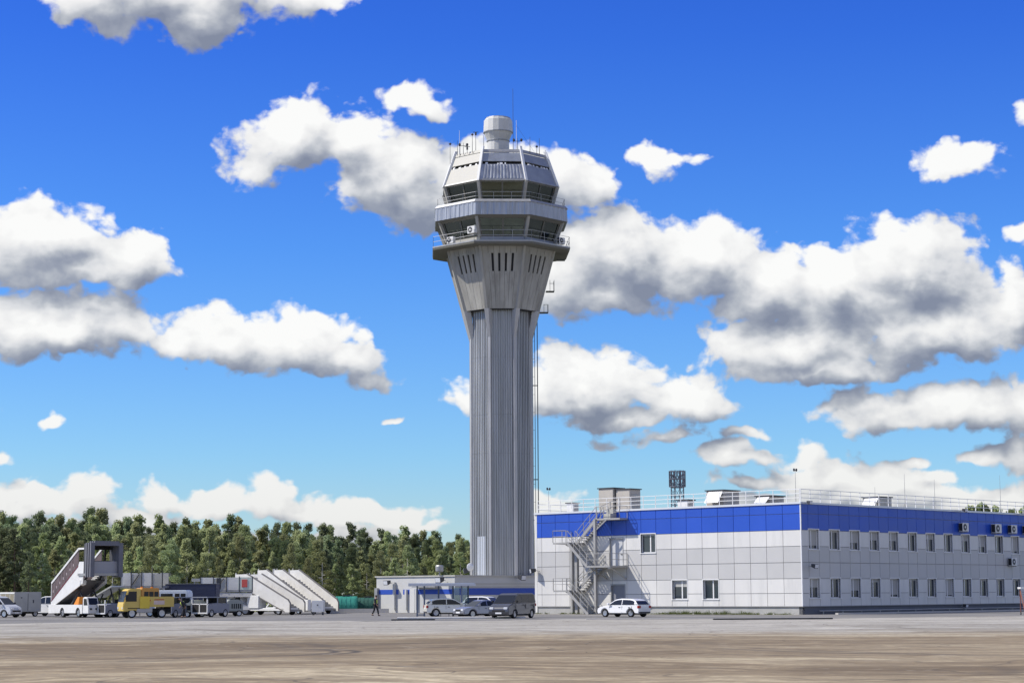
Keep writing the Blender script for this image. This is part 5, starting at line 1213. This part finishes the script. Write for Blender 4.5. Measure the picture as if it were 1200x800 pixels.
# grey tugs
def tug(label, X, hd, n=2, sc=1.0, roof=True):
    t = thing('baggage_tug', label, 'tow tractor', X, hd, 'grey tow tractors')
    m = MB(); m.prism([(-1.6, .35), (-1.6, 1.15), (.2, 1.25), (1.5, 1.15), (1.62, 1.0), (1.62, .35)], -.85, .85); m.build('body', GREYV, t, bevel=.05)
    m = MB(); m.box(1.62, 1.66, -.8, -.06, .45, 1.1); m.box(1.62, 1.66, .06, .8, .45, 1.1); m.build('grille', BLACK, t)
    m = MB(); m.box(1.6, 1.72, -.88, .88, .3, .42); m.box(1.6, 1.70, -.88, -.8, .42, 1.55); m.box(1.6, 1.70, .8, .88, .42, 1.55); m.box(1.6, 1.70, -.05, .05, .42, 1.2); m.box(1.6, 1.70, -.88, .88, 1.12, 1.2); m.build('front_frame', WHITEV, t)
    if roof:
        m = MB()
        for x in (-1.2, .1, 1.6):
            for s in (-1, 1): m.box(x - .04, x + .04, s * .78 - .04, s * .78 + .04, 1.1, 1.72)
        m.box(-1.35, 1.7, -.85, .85, 1.72, 1.80); m.build('canopy', mat('canopy_blue_grey', (.27, .29, .34), .5), t)
        m = MB(); m.box(-1.15, .05, -.775, .775, 1.22, 1.7); m.build('cab_glass', CARGL, t)
    m = MB(); m.box(-.9, -.4, -.5, .5, 1.15, 1.3); m.box(-1.0, -.9, -.5, .5, 1.15, 1.6); m.build('seat', BLACK, t)
    for x in (1.0, -1.0):
        for s in (-1, 1): wheel(t, x, s * .86, .36, .22, s)
tug('grey tow tractor with a two-part front grille right behind the yellow truck', at(205, 177), heading(-.45, -.89))
tug('grey tow tractor with a white front frame in front of the navy trailer', at(247.5, 178), heading(-.48, -.88))
tug('small open grey tractor between the covered stairs cab and the yellow truck', at(131, 180), heading(-.55, -.83), roof=False)
# belt loader: pale slanted bed
t = thing('belt_loader', 'belt loader with a pale slanted conveyor bed between covered stairs and yellow truck', 'belt loader', at(130, 186), heading(.93, -.37))
m = MB(); m.hexa([(-1.3, -1.0, 1.75), (.7, -1.0, 2.75), (.7, 1.0, 2.75), (-1.3, 1.0, 1.75)], [(-1.36, -1.0, 1.87), (.64, -1.0, 2.87), (.64, 1.0, 2.87), (-1.36, 1.0, 1.87)])
m.v = m.v[:8]; m.build('conveyor_bed', mat('pale_bed', (.62, .64, .62), .5), t)
m = MB(); m.box(-1.6, 1.8, -.8, .8, .35, .9); m.build('chassis', GREYV, t, bevel=.04)
for s in (-.7, .7):
    for q in (((-1.0, s, .9), (-.4, s, 2.1)), ((.9, s, .9), (.4, s, 2.6))): m = MB(); m.beam(*q, .1, .1); m.build('support', DARKM, t)
for x in (-1.0, 1.1):
    for s in (-1, 1): wheel(t, x, s * .85, .33, .2, s)
# cargo high loader behind the yellow truck: raised pale platform sides
def high_loader(label, X, hd, ln, z0, z1, dark=True, sign=False):
    t = thing('high_loader', label, 'cargo loader', X, hd, 'white cargo high loaders')
    m = MB(); m.box(-ln / 2, ln / 2, -1.25, 1.25, z0 - .22, z0); m.build('platform', GALV, t)
    n = 4
    for i in range(n):
        a = -ln / 2 + ln * i / n; m = MB(); m.box(a + .06, a + ln / n - .10, -1.25, -1.18, z0, z1 - (.1 if i % 2 else 0)); m.build('side_panel', CREAM if i % 2 else SAFEW, t); m = MB(); m.box(a + .06, a + ln / n - .10, 1.18, 1.25, z0, z1); m.build('side_panel', CREAM if i % 2 else SAFEW, t)
    m = MB()
    for i in range(n + 1):
        a = -ln / 2 + ln * i / n; q_ = MB(); q_.box(a - .04, a + .04, -1.28, -1.2, z0 - .2, z1 + .1); q_.build('stanchion', DARKM, t)
    m.beam((-ln / 2 + ln / n * 1.1, -1.3, z0 + .1), (-ln / 2 + ln / n * 1.8, -1.3, z1 - .1), .07, .07); m.build('cross_brace', DARKM, t)
    m = MB()
    for s in (-1, 1):
        m.beam((-ln * .4, s * .9, .8), (ln * .35, s * .9, z0 - .3), .16, .16); m.beam((ln * .4, s * .9, .8), (-ln * .35, s * .9, z0 - .3), .16, .16)
    m.build('scissor_lift', mat('lift_white', (.62, .62, .60), .5), t)
    m = MB(); m.box(-ln * .5, ln * .5, -1.1, 1.1, .5, .85); m.build('chassis', WHITEV if not dark else GALV, t)
    for x in (-ln * .36, ln * .36):
        for s in (-1, 1): wheel(t, x, s * 1.05, .42, .26, s)
    return t
high_loader('white high loader with raised panelled platform showing above the yellow truck', at(170, 188), heading(1, -.1), 4.0, 2.85, 4.05)
m = MB(); m.box(-2.3, 2.3, -1.2, 1.2, 2.35, 2.75); t = thing('flat_awning', 'pale grey flat awning frame between the high loader and the navy trailer', 'awning', at(187, 193), 0)
m.build('roof', mat('awning_grey', (.48, .48, .46), .6), t)
m = MB()
for x in (-2.1, 2.1):
    for y in (-1.1, 1.1): m.box(x - .05, x + .05, y - .05, y + .05, 0, 2.35)
m.build('post', GALV, t)
m = MB(); m.box(-2.2, 2.2, 1.1, 1.14, .3, 2.35); m.build('back_panel', mat('awning_back', (.34, .34, .33), .7), t)
# white crew bus
t = thing('crew_bus', 'pale bluish white crew bus with small side windows above the tow tractor', 'minibus', at(196, 183), heading(-1, .08))
m = MB(); m.prism([(2.1, .5), (2.2, 1.2), (1.7, 2.2), (1.3, 2.42), (-2.0, 2.42), (-2.15, 2.2), (-2.15, .5)], -1.0, 1.0); m.build('body', mat('bus_white', (.66, .70, .74), .4), t, bevel=.08)
m = MB()
for a, b in ((-1.95, -1.5), (-1.4, -.95), (-.75, .35), (.5, 1.4)): m.box(a, b, .99, 1.012, 1.55, 2.1); 
m.v = [(x, y, z) for x, y, z in m.v]; m.build('side_window', CARGL, t)
m = MB(); m.hexa([(2.2, -.85, 1.25), (2.2, .85, 1.25), (1.72, .85, 2.15), (1.72, -.85, 2.15)], [(2.235, -.85, 1.26), (2.235, .85, 1.26), (1.76, .85, 2.17), (1.76, -.85, 2.17)]); m.build('windscreen', CARGL, t)
for x in (1.35, -1.35):
    for s in (-1, 1): wheel(t, x, s * .98, .36, .24, s)
# navy covered trailer
t = thing('covered_trailer', 'long trailer under a dark navy tarpaulin in front of the forest', 'trailer', at(225.5, 190), rad(-1))
m = MB(); m.box(-2.42, 2.42, -1.2, 1.2, 1.25, 3.0); m.build('tarpaulin', NAVY, t, bevel=.07)
m = MB(); m.box(-2.46, 2.46, -1.24, 1.24, 1.12, 1.25); m.box(-2.44, 2.44, -1.22, 1.22, 3.0, 3.04); m.build('frame', GALV, t)
m = MB(); m.box(-2.3, 2.3, -.7, .7, .6, 1.1); m.build('chassis', BLACK, t)
for x in (-1.6, 1.6):
    for s in (-1, 1): wheel(t, x, s * 1.05, .42, .26, s)
# cream machinery trailer
def generator(label, X, hd, mt, sc=1.0, group='small ground power units'):
    t = thing('power_unit', label, 'power unit', X, hd, group); t.scale = (1, -1, 1)
    m = MB(); m.prism([(-1.1*sc, .45), (-1.1*sc, 1.35*sc), (-.7*sc, 1.6*sc), (.3*sc, 1.6*sc), (.5*sc, 1.35*sc), (1.1*sc, 1.25*sc), (1.1*sc, .45)], -.65*sc, .65*sc); m.build('body', mt, t, bevel=.05)
    m = MB()
    for i in range(5): m.box(-.9*sc + .2*i, -.78*sc + .2*i, -.66*sc, -.64*sc - .025, .7, 1.2*sc)
    m.build('vents', BLACK, t); m = MB(); m.box(.4*sc, .9*sc, -.68*sc, -.66*sc, .6, 1.1*sc); m.build('service_hatch', BLACK, t)
    m = MB(); m.tube((-.4*sc, 0, 1.6*sc), (-.4*sc, 0, 1.9*sc), .05); m.beam((1.1*sc, 0, .5), (1.9*sc, 0, .3), .08, .08); m.build('exhaust', DARKM, t)
    m = MB(); m.box(-1.0*sc, 1.0*sc, -.6*sc, .6*sc, .3, .45); m.build('frame', BLACK, t)
    for x in (-.7*sc, .7*sc):
        for s in (-1, 1): wheel(t, x, s * .7*sc, .27, .18, s)
generator('cream machinery unit with dark vents between the two grey tow tractors', at(227, 178), heading(-.95, -.3), mat('pale_cream', (.70, .71, .60), .5), .95)
generator('grey-green machinery unit under the white high loader with the red mark', at(270, 184), heading(-.9, -.4), mat('grey_green', (.34, .36, .33), .6, var=.15), .95)
t = high_loader('white high loader with a red mark on its panel, left of the airstairs', at(269, 196), heading(1, -.12), 5.2, 2.45, 3.65, False)
m = MB(); m.box(1.55, 2.1, -1.30, -1.262, 2.7, 3.45); m.build('red_mark', mat('mark_red', (.60, .10, .08), .5), t)
m = MB(); m.box(1.2, 2.75, -1.262, -1.25, 2.46, 3.66); m.build('end_panel', mat('panel_greenish', (.60, .66, .58), .5), t)
m = MB(); m.box(-1.0, -.55, -1.262, -1.25, 2.5, 3.6); m.build('dark_panel', DARKM, t)
m = MB(); m.box(-2.7, 2.6, -1.22, -1.1, 1.75, 2.15); m.build('lower_beam', SAFEW, t)
t = thing('lift_platform', 'pale lift platform with a sloping shelf top right of the navy trailer', 'lift platform', at(248, 200), 0)
m = MB(); m.box(-1.9, 1.5, -.9, .9, 3.3, 3.6); m.box(.4, 1.5, -.95, .9, 2.2, 3.3); m.build('deck', CREAM, t)
m = MB()
for x in (-1.6, 1.3):
    for y in (-.8, .8): m.beam((x, y, 0), (x, y, 3.3), .12, .12)
m.beam((-1.6, -.8, .4), (1.3, -.8, 2.1), .08, .08); m.build('legs', GALV, t)
# cable / hose bits and traffic cones? none in view
# right-edge mobile steps
t = thing('mobile_steps', 'small mobile steps with white top rail cut by the right edge of the photo', 'mobile steps', at(1203.5, 158), rad(90))
m = MB()
for s in (-.4, .4): m.beam((-.9, s, .15), (.5, s, 1.9), .06, .1); m.beam((.5, s, .15), (.5, s, 2.1), .06, .06)
m.build('frame', mat('steps_red', (.30, .12, .08), .6), t)
m = MB()
for i in range(6): u = (i + 1) / 7; m.box(-.9 + 1.4 * u - .12, -.9 + 1.4 * u + .12, -.4, .4, .15 + 1.75 * u - .02, .15 + 1.75 * u + .02)
m.build('treads', GALV, t)
m = MB(); m.box(-.1, .9, -.5, .5, 2.05, 2.2); m.build('top_rail', WHITEV, t)
for x in (-.8, .45):
    for s in (-1, 1): wheel(t, x, s * .45, .12, .06, s)

# ================================================================== PEOPLE
def skin(name, pts, edges, mtl, parent, sub=2, root=0):
    me = bpy.data.meshes.new(name); me.from_pydata([p[0] for p in pts], edges, [])
    o = bpy.data.objects.new(name, me); C.objects.link(o)
    md = o.modifiers.new('s', 'SKIN'); md.use_smooth_shade = True
    for i, p in enumerate(pts): me.skin_vertices[0].data[i].radius = (p[1], p[2] if len(p) > 2 else p[1]); me.skin_vertices[0].data[i].use_root = (i == root)
    sb = o.modifiers.new('u', 'SUBSURF'); sb.levels = sub; sb.render_levels = sub
    dg = bpy.context.evaluated_depsgraph_get(); ev = o.evaluated_get(dg); nm = bpy.data.meshes.new_from_object(ev)
    o.modifiers.clear(); o.data = nm; nm.materials.clear(); nm.materials.append(mtl)
    nm.polygons.foreach_set('use_smooth', [True] * len(nm.polygons))
    o.parent = parent; return o
SKINM = mat('skin', (.46, .27, .18), .55); HAIR = mat('hair_dark', (.03, .022, .016), .7); TROUS = mat('trousers_black', (.022, .023, .028), .85, var=.2, scale=6)
JACK = mat('jacket_dark', (.035, .036, .045), .8, var=.2, scale=6); VEST = mat('hi_vis_vest', (.62, .75, .10), .6); SHOE = mat('shoe_black', (.015, .015, .015), .5)
def person(label, loc, rz, bend=0.0, stride=.22, vest=VEST, jacket=JACK):
    """faces +x; bend leans the trunk forward"""
    t = thing('person', label, 'person', loc, rz)
    t.scale = (1.06, 1.1, 1.03)
    def T(x, y, z):                      # trunk point, leaned about the hips
        dz = z - .95; return (x + dz * sin(bend), y, .95 + dz * cos(bend) - x * sin(bend) * .3)
    hipL, hipR = (0, .10, .92), (0, -.10, .92)
    kL, kR = (stride * .75, .10, .50), (-stride * .25, -.10, .50); aL, aR = (stride, .10, .10), (-stride * 1.1, -.10, .13)
    elL, elR = T(-.12, .25, 1.14), T(.10, -.25, 1.14); hL, hR = T(-.02, .24, .92), T(.26, -.23, .98)
    pts = [((0, 0, .95), .13, .15), (T(0, 0, 1.15), .12, .15), (T(0, 0, 1.36), .12, .17), (T(0, 0, 1.48), .07), (T(.02, 0, 1.56), .055), (T(.03, 0, 1.64), .085, .075), (T(.02, 0, 1.73), .085, .075),
           (T(.0, .19, 1.43), .055), (elL, .042), (hL, .028), (T(.0, -.19, 1.43), .055), (elR, .042), (hR, .028),
           (hipL, .085), (kL, .06), (aL, .042), (hipR, .085), (kR, .06), (aR, .042), ((aL[0] + .17, .11, .035), .035), ((aR[0] + .16, -.11, .06), .035)]
    ed = [(0,1),(1,2),(2,3),(3,4),(4,5),(5,6),(2,7),(7,8),(8,9),(2,10),(10,11),(11,12),(0,13),(13,14),(14,15),(0,16),(16,17),(17,18),(15,19),(18,20)]
    for hi, h_ in ((9, Vector(hL)), (12, Vector(hR))):
        e_ = Vector(pts[hi - 1][0]); d = (h_ - e_).normalized(); side = d.cross(Vector((0, 1, 0))).normalized()
        pts.append((tuple(h_ + d * .07), .026, .02)); pi_ = len(pts) - 1; ed.append((hi, pi_))
        for j, (o_, ln) in enumerate(((-.030, .060), (-.010, .072), (.010, .068), (.028, .054))):
            a = h_ + d * .10 + side * o_; b_ = a + d * ln * .6; c_ = b_ + d * ln * .35 + Vector((0, -.02 if hi == 12 else .02, 0)) * -1
            n0 = len(pts); pts += [(tuple(a), .009), (tuple(b_), .0085), (tuple(c_), .0075)]; ed += [(pi_, n0), (n0, n0 + 1), (n0 + 1, n0 + 2)]
        a = h_ + d * .03 - side * .035; n0 = len(pts); pts += [(tuple(a), .011), (tuple(a + d * .035 - side * .015), .009)]; ed += [(hi, n0), (n0, n0 + 1)]
    body = skin('body', pts, ed, SKINM, t, 1)
    # face
    hc = Vector(T(.03, 0, 1.665)); m = MB()
    f = Vector((cos(bend), 0, -sin(bend)))
    m.lathe([(.002, -.02), (.018, -.01), (.012, .02), (.004, .035)], 6, tuple(hc + f * .085)); m.build('nose', SKINM, body, smooth=True)
    for s in (-1, 1):
        m = MB(); m.lathe([(.003, -.01), (.011, 0), (.003, .01)], 6, tuple(hc + f * .078 + Vector((0, s * .03, .03)))); m.build('eye', BLACK, body)
        m = MB(); m.lathe([(.004, -.03), (.016, 0), (.004, .03)], 6, tuple(hc + Vector((0, s * .078, 0)))); m.build('ear', SKINM, body)
    m = MB(); m.box(-.01, .01, -.022, .022, -.004, .004); m.v = [tuple(Vector(v) + hc + f * .078 + Vector((0, 0, -.045))) for v in m.v]; m.build('mouth', mat('lips', (.30, .12, .10), .5), body)
    m = MB(); m.lathe([(.098, -.01), (.102, .03), (.09, .07), (.06, .10), (.01, .115)], 12, tuple(hc + Vector((-.015, 0, .03)))); m.build('hair', HAIR, t, smooth=True)
    skin('jacket', [((0, 0, .90), .15, .17), (T(0, 0, 1.15), .145, .175), (T(0, 0, 1.37), .14, .185), (T(0, 0, 1.475), .085, .09), (T(0, .20, 1.43), .072), (elL, .056), (tuple(Vector(elL).lerp(Vector(hL), .85)), .042), (T(0, -.20, 1.43), .072), (elR, .056), (tuple(Vector(elR).lerp(Vector(hR), .85)), .042)], [(0,1),(1,2),(2,3),(2,4),(4,5),(5,6),(2,7),(7,8),(8,9)], jacket, t)
    if vest: skin('vest', [(T(0, 0, 1.02), .158, .182), (T(0, 0, 1.18), .155, .185), (T(0, 0, 1.36), .152, .195), (T(0, 0, 1.43), .11, .15)], [(0,1),(1,2),(2,3)], vest, t, 2)
    skin('trousers', [((0, 0, .97), .14, .165), (hipL, .105), (kL, .08), (tuple(Vector(kL).lerp(Vector(aL), .93)), .066), (hipR, .105), (kR, .08), (tuple(Vector(kR).lerp(Vector(aR), .93)), .066)], [(0,1),(1,2),(2,3),(0,4),(4,5),(5,6)], TROUS, t)
    for a, s in ((aL, .10), (aR, -.10)):
        skin('shoe', [((a[0] - .05, s, .055 + (a[2] - .10)), .05), ((a[0] + .06, s * 1.05, .05 + (a[2] - .10)), .048), ((a[0] + .18, s * 1.1, .04 + (a[2] - .10) * .6), .036)], [(0,1),(1,2)], SHOE, t)
    return t
person('person in dark clothes and yellow hi-vis vest walking left of the annex', at(440, 178.5), rad(-25), .06, .24)
person('worker in a hi-vis vest bending forward beside the grey tow tractor', at(216, 172.5), rad(200), .5, .14)

bpy.context.view_layer.update()
